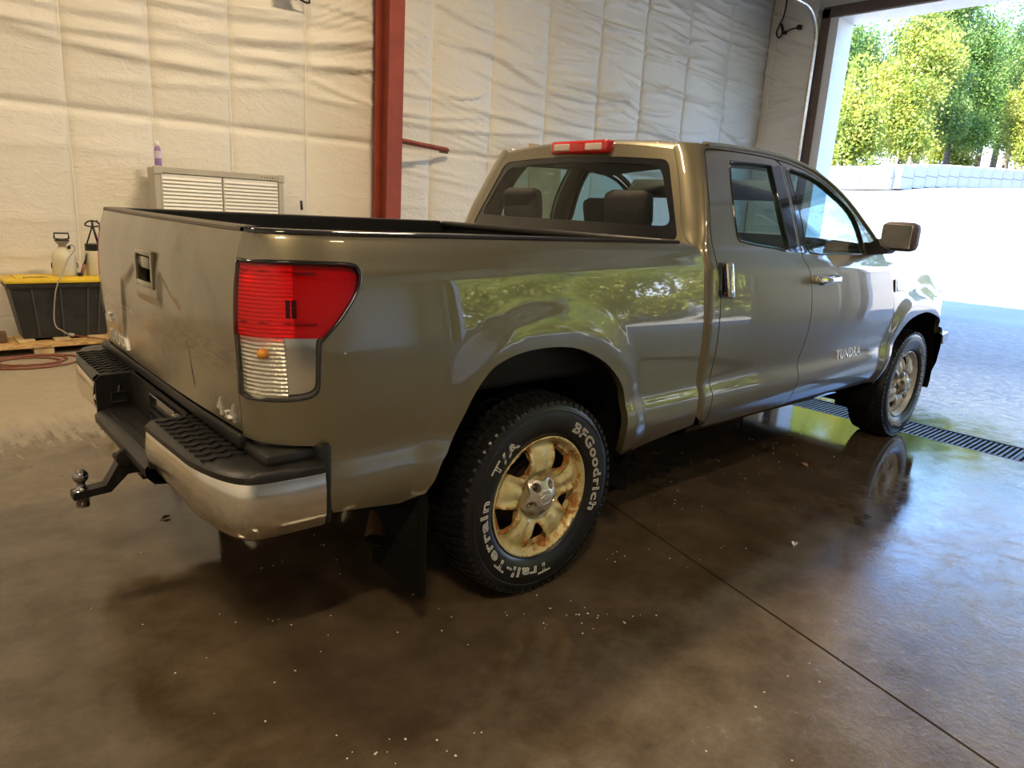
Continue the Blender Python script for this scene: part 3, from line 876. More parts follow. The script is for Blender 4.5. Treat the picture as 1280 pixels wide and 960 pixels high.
# handle in its pocket
hb = MB(); xh = -1.106
hb.bbox((xh-.010, -hy-.012, hz0-.012), (xh+.004, -hy+.010, hz1+.012), .004).bbox((xh-.010, hy-.010, hz0-.012), (xh+.004, hy+.012, hz1+.012), .004)
hb.bbox((xh-.010, -hy, hz1-.008), (xh+.004, hy, hz1+.012), .004).bbox((xh-.010, -hy, hz0-.012), (xh+.004, hy, hz0+.010), .004)
hb.build('handle_bezel', PAINT, tg, auto=40)
MB().box((xh+.045, -hy, hz0), (xh+.055, hy, hz1)).box((xh, -hy, hz0-.002), (xh+.05, hy, hz0)).box((xh, -hy, hz1), (xh+.05, hy, hz1+.002)).box((xh, -hy-.002, hz0), (xh+.05, -hy, hz1)).box((xh, hy, hz0), (xh+.05, hy+.002, hz1)).build('handle_pocket', BLACK, tg)
MB().bbox((xh-.004, -hy+.05, 1.195), (xh+.02, hy-.02, hz1-.012), .006).build('handle', PAINT, tg, auto=40)
MB().lathe([(.008, 0), (.011, .002), (.011, .01)], 14, (xh-.002, -hy+.026, 1.165), 'x').bbox((xh-.003, -hy+.012, hz0+.012), (xh+.02, -hy+.042, hz1-.014), .004).build('lock_plate', PAINT, tg, auto=40)
# top cap
def cap_prof(y): return XR(1.372)+.018*(1-(y/.8)**2)
ysn = np.linspace(-.785, .785, 30)
P = np.array([[(-cap_prof(y)+dx, y, 1.372+dz) for dx, dz in ((.004, -.004), (-.003, .002), (-.001, .010), (.015, .015), (.05, .015), (.055, 0))] for y in ysn])
MB().grid(P).build('top_cap', plain('cap_grey', (.10, .085, .065), .5, bmp=.6, bscale=260), tg, auto=50)
MB().box((-1.05, -.78, .82), (-1.04, .78, 1.36)).build('inner_skin', LINER, tg)
def badge(text, size, fn, u0, z0, parent, mat, ext=.004, du=1.0, spacing=1.0, bold=.0, name='badge', label=None, slant=0.0):
    v, f = text_geo(text, size, ext, spacing=spacing, bold=bold)
    uu = u0+(v[:, 0]+v[:, 1]*slant)*du; zz = z0+v[:, 1]
    P = np.asarray(fn(uu, zz)).T; e_ = 1e-4
    a = np.asarray(fn(uu+e_, zz)).T-np.asarray(fn(uu-e_, zz)).T; b = np.asarray(fn(uu, zz+e_)).T-np.asarray(fn(uu, zz-e_)).T
    n_ = np.cross(a, b); n_ /= np.linalg.norm(n_, axis=1)[:, None]; n_ *= np.sign(np.sum(n_*(P-REF), axis=1).mean())
    o = obj(name, P+n_*(v[:, 2:3]+ext*.9), f, mat, parent)
    if label: o['label'] = label
    return o
def s_tgy(y, z): return s_tg(np.asarray(y)/ye(z), z)
badge('TUNDRA', .066, s_tgy, .545, .822, tg, BADGE, du=-1, spacing=1.18, bold=.0008, label='chrome model-name lettering')
badge('SR5', .050, s_tgy, .675, .905, tg, BADGE, du=-1, spacing=1.15, bold=.0008, label='chrome grade lettering above the name')
badge('4', .080, s_tgy, -.655, .818, tg, BADGE, du=-1, bold=.001, name='emblem_digit')
badge('x', .045, s_tgy, -.702, .818, tg, BADGE, du=-1, bold=.001, name='emblem_digit')
badge('4', .080, s_tgy, -.750, .818, tg, BADGE, du=-1, bold=.001, name='emblem_digit')

# --- tail lamps
def lamp_parts():
    zs = lambda pts: [np.array(p) for p in pts]
    split = 1.092
    full = tl_out
    cen = np.mean(tl, axis=0)
    ins = [p+(cen-p)*(.005/np.linalg.norm(cen-p)) for p in full]
    ins[0] = tl_top[0]+[.003, -.004]; ins[-1] = tl_bot[-1]+[.003, .004]
    def clip(poly, keep):
        out = []; n = len(poly)
        for i in range(n):
            a, b = poly[i], poly[(i+1) % n]; ia, ib = keep(a[1]-split), keep(b[1]-split)
            if ia: out.append(a)
            if ia != ib:
                t = (split-a[1])/(b[1]-a[1]); out.append(a+(b-a)*t)
        return out
    up = clip(ins, lambda d: d > 0); dn = clip(ins, lambda d: d <= 0)
    hs = panel('taillight', full, s_bed, BLACKG, TR, h=.03, depth=0, off=-.075)
    panel('red_lens', up, s_bed, REDLENS, hs, h=.02, depth=.008, off=.0015)
    panel('clear_lens', dn, s_bed, CLRLENS, hs, h=.02, depth=.008, off=.004)
    # black surround
    P = np.asarray(s_bed(np.array([p[0] for p in full]), np.array([p[1] for p in full]))).T
    MB().tube([tuple(p) for p in P]+[tuple(P[0])], .0045, 6).build('gasket', BLACKG, hs, smooth=True)
    # reflectors behind the lenses
    umid = -.955
    def sub(poly, f):
        q = [p for p in poly]
        return q
    def clip_u(poly, a, sgn):
        out = []; n = len(poly)
        for i in range(n):
            p, q = poly[i], poly[(i+1) % n]; ia, ib = sgn*(p[0]-a) > 0, sgn*(q[0]-a) > 0
            if ia: out.append(p)
            if ia != ib:
                t = (a-p[0])/(q[0]-p[0]); out.append(p+(q-p)*t)
        return out
    panel('stop_reflector', clip_u(up, umid, -1), s_bed, REFL_R, hs, h=.025, depth=.03, off=-.010)
    panel('side_reflector', clip_u(up, umid-.0, 1), s_bed, plain('lamp_side_red', (.8, .12, .10), .15, .5), hs, h=.025, depth=.02, off=-.020)
    panel('reverse_reflector', clip_u(dn, -.985, -1), s_bed, REFL_C, hs, h=.02, depth=.03, off=-.014)
    panel('corner_reflector', clip_u(dn, -.985, 1), s_bed, plain('lamp_corner_silver', (.85, .83, .78), .12, 1.0), hs, h=.02, depth=.02, off=-.024)
    def at(u, z, off):
        p = np.array([float(c) for c in s_bed(u, z)]); return p+np.array([.5*off, off*.85, 0])*-1
    p = at(-1.045, 1.045, -.006)
    MB().lathe([(.004, -.016), (.012, -.012), (.016, 0), (.012, .012), (.004, .016)], 12, tuple(p), 'x').build('bulb', AMBER, hs, smooth=True)
    for zc in (1.13, 1.27):
        a, b = at(-1.12, zc, -.012), at(-.90, zc, -.012)
        MB().tube([a, at(-1.04, zc, -.012), at(-.97, zc, -.012), b], .004, 5).build('reflector_rib', plain('rib_dark_red', (.25, .02, .02), .3), hs)
    for du in (-.97, -.955):
        a, b = at(du, 1.145, -.014), at(du, 1.195, -.014); MB().tube([a, b], .008, 6).build('bulb_socket', BLACKG, hs)
    return hs
tlr = lamp_parts()
tll = mirror_obj(tlr, TR, 'taillight')
for ch in list(tlr.children): mirror_obj(ch, tll)
tlr['label'] = 'red and clear tail lamp on the right bed corner'; tll['label'] = 'red and clear tail lamp on the left bed corner'

# --- bed interior and rails
for s in (-1, 1):
    pts = []
    us = np.concatenate([np.linspace(US, -.8, 10), np.linspace(-.75, .80, 30)])
    q = np.asarray(s_bed(us, np.full(len(us), 1.372))).T
    prof = [(.001, -.003), (.004, .003), (.001, .009), (-.010, .013), (-.04, .013), (-.06, .010), (-.065, -.02)]
    P = np.array([[(p[0], s*(-p[1]+a), p[2]+b) for a, b in prof] for p in q])
    MB().grid(P).build('bed_rail', BLACKG if s < 0 else BLACK, TR, auto=50)
    (lambda a, b: MB().box((-.84, a, 1.04), (.84, b, 1.375)).box((-.84, a, .85), (-.60, b, 1.05)).box((.60, a, .85), (.84, b, 1.05)))(*((.852, .860) if s > 0 else (-.860, -.852))).build('bed_inner_wall', LINER, TR)
MB().box((-.98, -.76, .82), (-.62, .76, .85)).box((-.62, -.53, .82), (.62, .53, .85)).box((.62, -.86, .82), (.86, .86, .85)).build('bed_floor', LINER, TR)
MB().box((.83, -.90, .62), (.86, .90, 1.36)).build('bed_front_wall', LINER, TR)
MB().bbox((.80, -.86, 1.35), (.88, .86, 1.384), .01).build('front_rail', BLACK, TR, auto=50)
for s in (-1, 1):
    MB().bbox((-.62, .52, .82) if s > 0 else (-.62, -.86, .82), (.62, .86, 1.06) if s > 0 else (.62, -.52, 1.06), .03).build('wheel_housing', LINER, TR, auto=50)

# --- cab sides
cab_rear = invl([(871, 300), (882.5, 313), (888, 334), (891, 363), (888, 407), (884, 442), (880, 477), (882, 494), (878, 514), (872, 533)], s_cab)
seam_rd = invl([(880.5, 190), (882, 200), (884.5, 230), (887, 262), (888.5, 292), (895.6, 328), (900, 350), (901, 372), (898.5, 412), (893, 447), (887, 480), (891, 494), (888, 509), (881, 527)], s_cab)
seam_dd = invl([(978, 208), (985, 240), (994, 280), (1003, 320), (1010.5, 334), (1014, 351), (1014.7, 385), (1009, 418), (997, 452), (998, 472), (992, 489), (982, 504)], s_cab)
seam_ff = invl([(1104, 318), (1112, 336), (1116.5, 356.6), (1117, 387), (1114.5, 410), (1107.5, 446.5), (1096, 472), (1088, 482)], s_cab)
roof_px = [(853, 178.2), (880, 180), (905, 182.6), (930, 186.3), (955, 190.6), (978, 196.5), (1000, 205), (1022, 217), (1045, 236), (1064, 257), (1080, 279), (1092, 296), (1099, 307)]
roofl = invl(roof_px, s_cab, yy=-.74)
door_top = invl([(881, 188), (885, 186.6), (905, 188), (930, 191.6), (955, 196.2), (978, 202), (1000, 210.5), (1020, 221.5), (1040, 237.5), (1058, 256.5), (1072, 276), (1083, 295), (1090, 309)], s_cab, yy=-.76)
rw = invl([(913, 204), (916, 202.4), (940, 204.4), (960.5, 207), (964, 209), (968, 226), (975, 258), (981, 285), (987, 312.5), (970, 310.6), (945, 306.3), (929, 302.4), (923, 298.5), (920, 285), (916.5, 255), (913.5, 225)], s_cab, yy=-.85)
fw = invl([(985.5, 213.5), (996, 215), (1007, 218.5), (1025.6, 228.6), (1044, 244.4), (1060, 260.5), (1069, 274.5), (1075.6, 293), (1079, 308), (1077, 317), (1045, 317.3), (1011, 315), (1003, 283), (994, 246)], s_cab, yy=-.85)
rdc, ddc, ffc = crom(seam_rd, 4), crom(seam_dd, 4), crom(seam_ff, 4)
sill = .492
def sillz(u): return .50-.018*(u-1.0)/2.0
roofc = crom(roofl, 4); dtc = crom(door_top, 4)
G = .0035
# C pillar / quarter strip behind the rear door, wrapping to the rear wall
iu = [p for p in roofc if p[0] < seam_rd[0][0]+.02]
def UC(z): return float(U0(z))-.10*1.53
pil = [np.array([UC(z_), z_]) for z_ in np.linspace(roofc[0][1]-.02, .60, 30)]+[np.array([1.0, .55]), np.array([rdc[-1][0]-G, rdc[-1][1]])]+[p+[-G, 0] for p in rdc[::-1]]
# the strip over the doors up to the roof edge
over = [p+[0, G] for p in dtc]
pil += over+[roofc[-1]]+[p for p in roofc[::-1] if p[0] > UC(p[1])+.03]
panel('cab_side', pil, s_cab, PAINT, TR, h=.022, depth=.03, mirror=True, bound=.015)
# doors
i_dd = np.argmin([abs(p[0]-seam_dd[0][0]) for p in dtc])
topr = [p+[0, -G] for p in dtc[1:i_dd]]
rd_poly = [p+[G, 0] for p in rdc[::-1][1:]][::1]
rd_poly = [np.array([rdc[-1][0]+G, rdc[-1][1]])]+rd_poly[:-1]+topr+[p+[-G, 0] for p in ddc]
for p in (rd_poly[0],): p[1] = sillz(p[0])
rd_poly[-1] = np.array([rd_poly[-1][0], sillz(rd_poly[-1][0])])
rwp = crom(rw, 2, True); fwp = crom(fw, 2, True)
rdoor = panel('rear_door', rd_poly, s_cab, PAINT, TR, holes=[rwp], h=.024, depth=.03, bound=.015)
topf = [p+[0, -G] for p in dtc[i_dd:]]
fd_poly = [p+[G, 0] for p in ddc[::-1]]+topf+[p+[-G, 0] for p in ffc]
fd_poly[0] = np.array([fd_poly[0][0], sillz(fd_poly[0][0])]); fd_poly[-1] = np.array([fd_poly[-1][0], max(fd_poly[-1][1], sillz(fd_poly[-1][0]))])
fdoor = panel('front_door', fd_poly, s_cab, PAINT, TR, holes=[fwp], h=.024, depth=.03, bound=.015)
rdl = mirror_obj(rdoor, TR, 'rear_door'); fdl = mirror_obj(fdoor, TR, 'front_door')
rdoor['label'] = 'right rear door'; fdoor['label'] = 'right front door'; rdl['label'] = 'left rear door'; fdl['label'] = 'left front door'
def both(o, lp, name=None): return mirror_obj(o, lp, name or o.name.split('.')[0])
both(panel('window_glass', rwp, s_cab, GLASS_S, rdoor, h=.03, depth=0, off=-.010), rdl)
both(panel('window_glass', fwp, s_cab, GLASS_S, fdoor, h=.03, depth=0, off=-.010), fdl)
def strip(pts, fn, w0, w1, off, mat, parent, name, lp):
    """thin moulding along a (u,z) polyline"""
    P = np.asarray(fn(np.array([p[0] for p in pts]), np.array([p[1] for p in pts]))).T.copy(); P[:, 1] -= off
    o = MB().tube([tuple(p) for p in P], w0, 6).build(name, mat, parent, smooth=True); mirror_obj(o, lp, name); return o
strip(rwp+[rwp[0]], s_cab, .007, 0, -.002, BLACKG, rdoor, 'window_seal', rdl)
strip(fwp+[fwp[0]], s_cab, .007, 0, -.002, BLACKG, fdoor, 'window_seal', fdl)
# black door-frame trims either side of the B pillar
bl = invl([(964, 209), (974.5, 206.5), (983, 240), (991, 278), (999.5, 316.5), (988, 313.5), (981, 285), (975, 258), (968, 226)], s_cab, yy=-.85)
both(panel('pillar_trim', bl, s_cab, BLACKG, rdoor, h=.03, depth=.002, off=.002), rdl)
bf = invl([(980.5, 208.5), (985, 213), (994, 246), (1003, 283), (1011, 315.5), (1003.5, 317.5), (996, 280), (988, 242)], s_cab, yy=-.85)
both(panel('pillar_trim', bf, s_cab, BLACKG, fdoor, h=.03, depth=.002, off=.002), fdl)
# door handles
def s_off(fn, u, z, d):
    p = np.array([float(c) for c in fn(u, z)]); p[1] -= d; return p
def on_surf(mb, fn, u0, z0):
    """vertices given as (along, outward, up) are laid onto the body surface"""
    V = np.array(mb.v); uu = u0+V[:, 0]; zz = z0+V[:, 2]
    P = np.asarray(fn(uu, zz)).T; P[:, 1] -= V[:, 1]; mb.v = [tuple(p) for p in P]; return mb
def pair(mb, fn, q, name, mat, rp, lp):
    o = on_surf(mb, fn, q[0], q[1]).build(name, mat, rp, auto=60); mirror_obj(o, lp, name)
def handle_v():
    q = inv((904, 350), s_cab)
    pair(MB().bbox((-.046, -.03, -.086), (.046, .006, .086), .022), s_cab, q, 'handle_bezel', BLACKG, rdoor, rdl)
    pair(MB().bbox((.000, .010, -.084), (.050, .040, .084), .014).bbox((.01, -.01, -.082), (.045, .03, -.05), .01).bbox((.01, -.01, .05), (.045, .03, .082), .01), s_cab, q, 'door_handle', CHROME, rdoor, rdl)
    q = inv((1030, 350), s_cab)
    pair(MB().bbox((-.075, -.03, -.045), (.075, .005, .035), .028), s_cab, q, 'handle_bezel', BLACKG, fdoor, fdl)
    pair(MB().bbox((-.135, .022, -.014), (.135, .046, .026), .011).bbox((-.13, -.02, -.014), (-.085, .03, .026), .008).bbox((.085, -.02, -.014), (.13, .03, .026), .008), s_cab, q, 'door_handle', CHROME, fdoor, fdl)
handle_v()
q = inv((1057, 446.5), s_cab)
badge('TUNDRA', .078, s_cab, q[0]+.02, q[1]+.0, fdoor, BADGE, du=1, spacing=1.10, bold=.002, label='chrome model-name lettering', slant=.15)

# --- front fender
farch = invl([(1089, 483.5), (1097, 473.5), (1105.6, 462.5), (1115, 437), (1124, 416.5), (1137.5, 400), (1152.5, 391.5), (1164, 391), (1175, 400.6), (1183.5, 417.5)], s_fen)
fac = crom(farch, 4)
ftop = [(2.86, 1.285), (3.0, 1.282), (3.3, 1.262), (3.7, 1.225), (4.1, 1.165), (4.38, 1.10), (4.50, 1.04)]
fen = [p+[G, 0] for p in ffc[::-1]]+[np.array([ffc[0][0]+.03, 1.29])]+[np.array(p) for p in ftop if p[0] > ffc[0][0]+.05]+[np.array([4.52, .93]), np.array([4.50, .78]), np.array([4.38, .70])]+fac[::-1]
panel('front_fender', fen, s_fen, PAINT, TR, h=.024, depth=.03, mirror=True, bound=.015)
q = inv((1124, 356.5), s_fen)
pair(MB().bbox((-.085, -.01, -.040), (.085, .006, .040), .006), s_fen, q, 'fender_badge', BADGE, TR, TR)
pair(MB().box((-.095, -.01, -.042), (-.078, .008, .038)), s_fen, q, 'badge_edge', BLACKG, TR, TR)
def s_rw(y, z):
    y = np.asarray(y, float); z = np.asarray(z, float)
    return .985+.27*np.maximum(z-1.36, 0)+.022*((np.abs(y)/(Wc(z)-BC(z)*.95))**2-1), y, z
# --- roof, windscreen, hood lofted between the two sides
E = np.asarray(s_cab(np.array([p[0] for p in roofc]), np.array([p[1] for p in roofc]))).T
E = E[[i for i in range(len(E)) if E[i][0] > 1.20]]
tt = np.linspace(-1, 1, 41)
def loft(E, bow, crown, pw=2.4):
    P = np.zeros((len(E), len(tt), 3))
    for i, e_ in enumerate(E):
        P[i, :, 0] = e_[0]+bow[i]*(1-np.abs(tt)**2.0); P[i, :, 1] = -e_[1]*tt*-1*-1; P[i, :, 2] = e_[2]+crown[i]*(1-np.abs(tt)**pw)
    return P
s_ = np.array([e_[0] for e_ in E]); ir = int(np.argmin(np.abs(s_-2.12)))
bow = np.interp(s_, [1.0, 1.2, 1.9, 2.12, 2.7, 3.0], [.0, 0, .04, .14, .26, .36]); crown = np.interp(s_, [1.0, 1.2, 1.5, 2.1, 2.6, 3.0], [.030, .036, .055, .065, .05, .03])
P = loft(E, bow, crown)
def zrt(y): return 1.800+.042*(1-(np.asarray(y)/.62)**2)
yw = tt*.62
row0 = np.stack([s_rw(yw, zrt(yw))[0], yw*np.sign(P[0, -1, 1]), zrt(yw)], 1)
row1 = row0+np.array([.012, 0, .010]); row1[:, 1] *= 1.012
row2 = .55*row1+.45*P[0]; row2[:, 2] += .006
P = np.concatenate([[row0, row1, row2], P]); ir += 3
MB().grid(P[:ir+1]).build('roof', PAINT_W, TR, smooth=True)
MB().grid(P[ir:]).build('windscreen', GLASS_W, TR, smooth=True)
for s in (1, -1):
    MB().tube([tuple(p*np.array([1, s, 1])) for p in E], .013, 6).build('roof_moulding', PAINT, TR, smooth=True)
Fh = np.asarray(s_fen(np.array([p[0] for p in ftop[1:]]), np.array([p[1] for p in ftop[1:]]))).T
Ph = loft(np.array(Fh), np.interp(Fh[:, 0], [3, 4.5], [.30, .12]), np.interp(Fh[:, 0], [3, 4.5], [.055, .09]), 3.0)
MB().grid(Ph).build('hood', PAINT, TR, smooth=True)
MB().grid(np.array([[P[-1, j]+[0, 0, -.01] for j in range(41)], [Ph[0, j]+[.02, 0, -.012] for j in range(41)]])).build('cowl', BLACK, TR)
# --- rear wall of the cab with its window
def rwe(z): return Wc(z)-BC(z)*.93
zt = 1.796
rear_poly = [(-rwe(.60)+.005, .60), (rwe(.60)-.005, .60)]+[(rwe(z)-.005, z) for z in np.linspace(.65, zt, 30)]+[(y, zrt(y)) for y in np.linspace(rwe(zt)-.01, -rwe(zt)+.01, 24)]+[(-rwe(z)+.005, z) for z in np.linspace(zt, .65, 30)]
def rr(pts, r, n=5):
    """round the corners of a polygon"""
    out = []; m = len(pts)
    for i in range(m):
        a, b, c = [np.array(pts[(i+k) % m], float) for k in (-1, 0, 1)]
        d1 = (a-b)/np.linalg.norm(a-b); d2 = (c-b)/np.linalg.norm(c-b)
        for k in range(n+1):
            t = k/n; out.append((1-t)**2*(b+d1*r)+2*t*(1-t)*b+t*t*(b+d2*r))
    return out
gl_o = rr([(-.775, 1.375), (.775, 1.375), (.60, 1.752), (.3, 1.770), (0, 1.775), (-.3, 1.770), (-.60, 1.752)], .045)
gl_i = rr([(-.715, 1.44), (.715, 1.44), (.565, 1.722), (.3, 1.740), (0, 1.745), (-.3, 1.740), (-.565, 1.722)], .06)
rwall = panel('cab_rear_wall', rear_poly, s_rw, PAINT, TR, holes=[gl_o], h=.03, depth=.03, bound=.02)
panel('window_border', gl_o, s_rw, BLACKG, rwall, holes=[gl_i], h=.03, depth=.012, off=-.004, bound=.02)
panel('rear_window', gl_i, s_rw, GLASS_R, rwall, h=.04, depth=0, off=-.006)
# high-mounted stop lamp
st = MB().bbox((1.046, -.235, 1.784), (1.13, .185, 1.855), .018).build('stop_lamp', plain('stop_red', (.55, .012, .012), .12, coat=1.0), TR, auto=50); st['label'] = 'red high stop lamp with two white cargo lenses'
for s in (-1, 1):
    MB().bbox((1.042, s*.116-.025-.060, 1.800), (1.07, s*.116-.025+.060, 1.838), .006).build('cargo_lens', plain('cargo_white_%d' % s, (.75, .6, .52), .2, .3), st, auto=50)
# --- cabin
MB().box((1.02, -.86, .56), (3.0, .86, .60)).build('cabin_floor', UNDER, TR)
MB().prism([(2.62, .6), (2.62, 1.20), (2.66, 1.24), (2.92, 1.255), (3.05, 1.2), (3.05, .6)], 1, -.85, .85).build('dashboard', DASHM, TR)
for s in (1, -1):
    def seat(x, w, y, back):
        st_ = MB().bbox((x, y-w, .62), (x+.50, y+w, .88), .05).build('seat', SEATM, TR, auto=60)
        R = Matrix.Rotation(math.radians(-back), 3, 'Y'); m_ = MB().bbox((x-.12, y-w, .80), (x+.02, y+w, 1.40), .05)
        m_.v = [tuple(R @ (Vector(p)-Vector((x, y, .82)))+Vector((x, y, .82))) for p in m_.v]; m_.build('seat_back', SEATM, st_, auto=60)
        m_ = MB().bbox((x-.11, y-.14, 1.43), (x-.01, y+.14, 1.62), .04).tube([(x-.06, y-.06, 1.36), (x-.06, y-.06, 1.45)], .008, 6).tube([(x-.06, y+.06, 1.36), (x-.06, y+.06, 1.45)], .008, 6)
        m_.v = [tuple(R @ (Vector(p)-Vector((x, y, .82)))+Vector((x, y, .82))) for p in m_.v]; m_.build('headrest', SEATM, st_, auto=60)
    seat(2.02, .27, .42*s, 14); seat(1.22, .33, .40*s, 8)
pts = [(2.50+.06*math.sin(a), .42+.19*math.cos(a), 1.17+.18*math.sin(a)) for a in np.linspace(0, 2*math.pi, 24, endpoint=False)]
sw = MB().tube(pts, .014, 6, closed=True).tube([(2.50, .26, 1.17), (2.52, .42, 1.16), (2.50, .58, 1.17)], .014, 6).tube([(2.52, .42, 1.16), (2.64, .42, 1.12)], .03, 8)
sw.build('steering_wheel', BLACK, TR, smooth=True)
for s in (1, -1):
    R = Matrix.Rotation(math.radians(38), 3, 'Y'); m_ = MB().bbox((-.012, s*.38-.20, -.15), (.012, s*.38+.20, 0), .008); m_.v = [tuple(R @ Vector(p)+Vector((2.30, 0, 1.735))) for p in m_.v]; m_.build('added_visor', DASHM, TR, auto=50)  # visors added to cover the bright upper right of the rear window
MB().bbox((2.30, -.12, 1.60), (2.325, .12, 1.665), .01).tube([(2.32, 0, 1.66), (2.36, 0, 1.76)], .008, 6).build('cabin_mirror', BLACK, TR, auto=50)
MB().grid(P[1:ir+1]*np.array([1, .97, 1])-np.array([-.03, 0, .078])).build('headliner', plain('headliner', (.10, .095, .085), .9), TR, smooth=True)
for s in (1, -1):
    MB().box((1.92, s*.80-.02, .6), (2.02, s*.80+.02, 1.30)).build('pillar_inner', DASHM, TR)
    MB().box((1.05, s*.86-.01, .60), (2.95, s*.86+.01, 1.355)).build('door_card', DASHM, TR)
# --- side mirrors
for s in (-1, 1):
    m_ = MB().bbox((2.80, -1.168, 1.362), (2.93, -.962, 1.535), .04).build('side_mirror', plain('mirror_plastic_%d' % s, (.11, .075, .068), .45, bmp=.2, bscale=250), TR, auto=60)
    a_ = MB().prism([(-.87, 1.315), (-.87, 1.405), (-.93, 1.40), (-.975, 1.43), (-1.0, 1.39), (-1.06, 1.365), (-1.04, 1.345)], 0, 2.76, 2.86).build('mirror_arm', BLACK, m_, auto=40)
    g_ = MB().bbox((2.795, -1.15, 1.38), (2.802, -.98, 1.518), .002).build('mirror_glass', CHROME, m_)
    if s > 0:
        for o_ in (m_, a_, g_):
            for vtx in o_.data.vertices: vtx.co.y *= -1
            o_.data.flip_normals()
# --- front end
MB().prism([(-.86, .74), (.86, .74), (.84, 1.06), (.5, 1.13), (-.5, 1.13), (-.84, 1.06)], 0, 4.36, 4.50).build('grille_panel', PAINT, TR)
gr = MB().bbox((4.49, -.48, .84), (4.54, .48, 1.10), .03).build('grille', CHROME, TR, auto=50)
for k in range(5): MB().box((4.535, -.44, .865+.045*k), (4.555, .44, .885+.045*k)).build('grille_bar', BLACK, gr)
for s in (-1, 1): MB().bbox((4.42, s*.70-.17, .86), (4.54, s*.70+.17, 1.06), .05).build('headlight', plain('headlight_%d' % s, (.8, .82, .85), .1, .3), TR, auto=50)
ys_ = np.linspace(-1, 1, 31)
fb = []
for y in ys_:
    a_ = abs(y); x = 4.60-.30*max(0, (a_-.70)/.30)**1.6
    fb.append([(x-.05, y*.985, .78), (x, y*.985, .74), (x+.015, y*.985, .62), (x-.01, y*.985, .50), (x-.08, y*.98, .42), (x-.16, y*.96, .40)])
MB().grid(np.array(fb)).build('front_bumper', CHROME, TR, auto=60)
tip = MB().prism([(4.30, .72), (4.42, .735), (4.44, .67), (4.34, .645)], 1, -.99, -.93).build('bumper_end', CHROME, TR); mirror_obj(tip, TR)
# --- rocker, underbody, wells
for s in (-1, 1):
    P = np.array([[(x, s*w, z+(-.018*(x-1)/2)) for w, z in ((.955, .51), (.925, .47), (.86, .44), (.80, .44), (.80, .55))] for x in np.linspace(.98, 3.05, 12)])
    MB().grid(P).build('rocker_panel', BLACKG, TR, auto=50)
    MB().box((-1.0, s*.45-.05, .50), (4.3, s*.45+.05, .66)).build('chassis_rail', UNDER, TR)
MB().box((-.9, -.5, .64), (.9, .5, .80)).box((1.0, -.80, .47), (3.0, .80, .58)).box((3.0, -.5, .50), (4.3, .5, .95)).build('underbody', UNDER, TR)
MB().tube([(0, -.75, WZ), (0, .75, WZ)], .05, 10).lathe([(.03, -.14), (.13, -.08), (.15, 0), (.13, .08), (.03, .14)], 14, (0, 0, WZ), 'y').build('rear_axle', UNDER, TR, auto=50)
MB().tube([(3.7, -.75, WZ), (3.7, .75, WZ)], .045, 10).build('front_axle', UNDER, TR, auto=50)
for cx, aa, bb in ((-.02, .56, .62), (3.68, .58, .57)):
    for s in (-1, 1):
        an = np.linspace(-.25, math.pi+.25, 24)
        Pw = np.array([[(cx+aa*math.cos(a), s*w, max(.40+bb*math.sin(a), .30)) for a in an] for w in (.975, .55)])
        mb = MB().grid(Pw); b0 = [(cx+aa*math.cos(a), s*.55, max(.40+bb*math.sin(a), .30)) for a in an]
        mb.add(b0, [tuple(range(len(b0)))])
        mb.build('wheel_well', WELL, TR, fixn=False)
for s in (-1, 1):
    MB().bbox((-.575, s*.83-.16, .17), (-.545, s*.83+.155, .70), .01).build('mud_flap', UNDER, TR)
    MB().bbox((3.16, s*.84-.13, .26), (3.19, s*.84+.12, .48), .012).build('mud_flap', UNDER, TR)
MB().tube([(-.1, -.60, .52), (-.42, -.64, .46), (-.55, -.70, .35), (-.60, -.755, .295)], .046, 14, caps=False).build('exhaust_pipe', RUSTP, TR, smooth=True)
MB().tube([(-.57, -.72, .325), (-.597, -.752, .298)], .040, 14).build('exhaust_bore', UNDER, TR)
# spare under the bed
MB().lathe([(.20, -.10), (.38, -.09), (.395, 0), (.38, .09), (.20, .10)], 28, (-.72, 0, .56), 'z').build('spare_tire', UNDER, TR, auto=60)

# --- rear bumper
RB = empty('rear_bumper', (0, 0, 0), TR)
def bump_plan(y):      # x of the rear face for a lateral position
    a = abs(y)
    return -1.235+.02*(a/.8)**2
def corner_path(inset=0.0):
    """plan path of a chrome corner: from the recess round to the front end on the right side"""
    pts = [(bump_plan(y)+inset, -y) for y in (.37, .50, .64, .76)]
    pts += [(-1.198, -.86), (-1.172, -.935), (-1.135, -.98), (-1.08, -.998), (-1.0, -1.004), (-.925, -1.008)]
    return crom(pts, 5)
zc0, zc1 = .525, .708
def chrome_corner():
    path = corner_path(); rows = []
    for k, (x, y) in enumerate(path):
        t = k/(len(path)-1)
        lowz = .565-.040*sstep(0, .55, t)+.0; topz = zc1+.004
        d = np.array(path[min(k+1, len(path)-1)])-np.array(path[max(k-1, 0)]); nrm = np.array([d[1], -d[0]]); nrm /= np.linalg.norm(nrm)
        if nrm[0]*(x+0)+nrm[1]*y < 0 and False: nrm = -nrm
        nn = np.array([-abs(nrm[0]) if x < -1.0 else nrm[0]*0, -abs(nrm[1])]); nn /= np.linalg.norm(nn)+1e-9
        row = []
        for zz, o in ((topz+.004, -.02), (topz, -.004), (topz-.008, .002), (topz-.06, .008), (lowz+.06, .006), (lowz+.025, -.004), (lowz+.006, -.022), (lowz, -.05)):
            row.append((x+nn[0]*o, y+nn[1]*o, zz))
        rows.append(row)
    return np.array(rows)
R_ = chrome_corner()
mb = MB().grid(R_)
cc = mb.build('chrome_corner', DCHROME, RB, auto=60)
both(cc, RB)
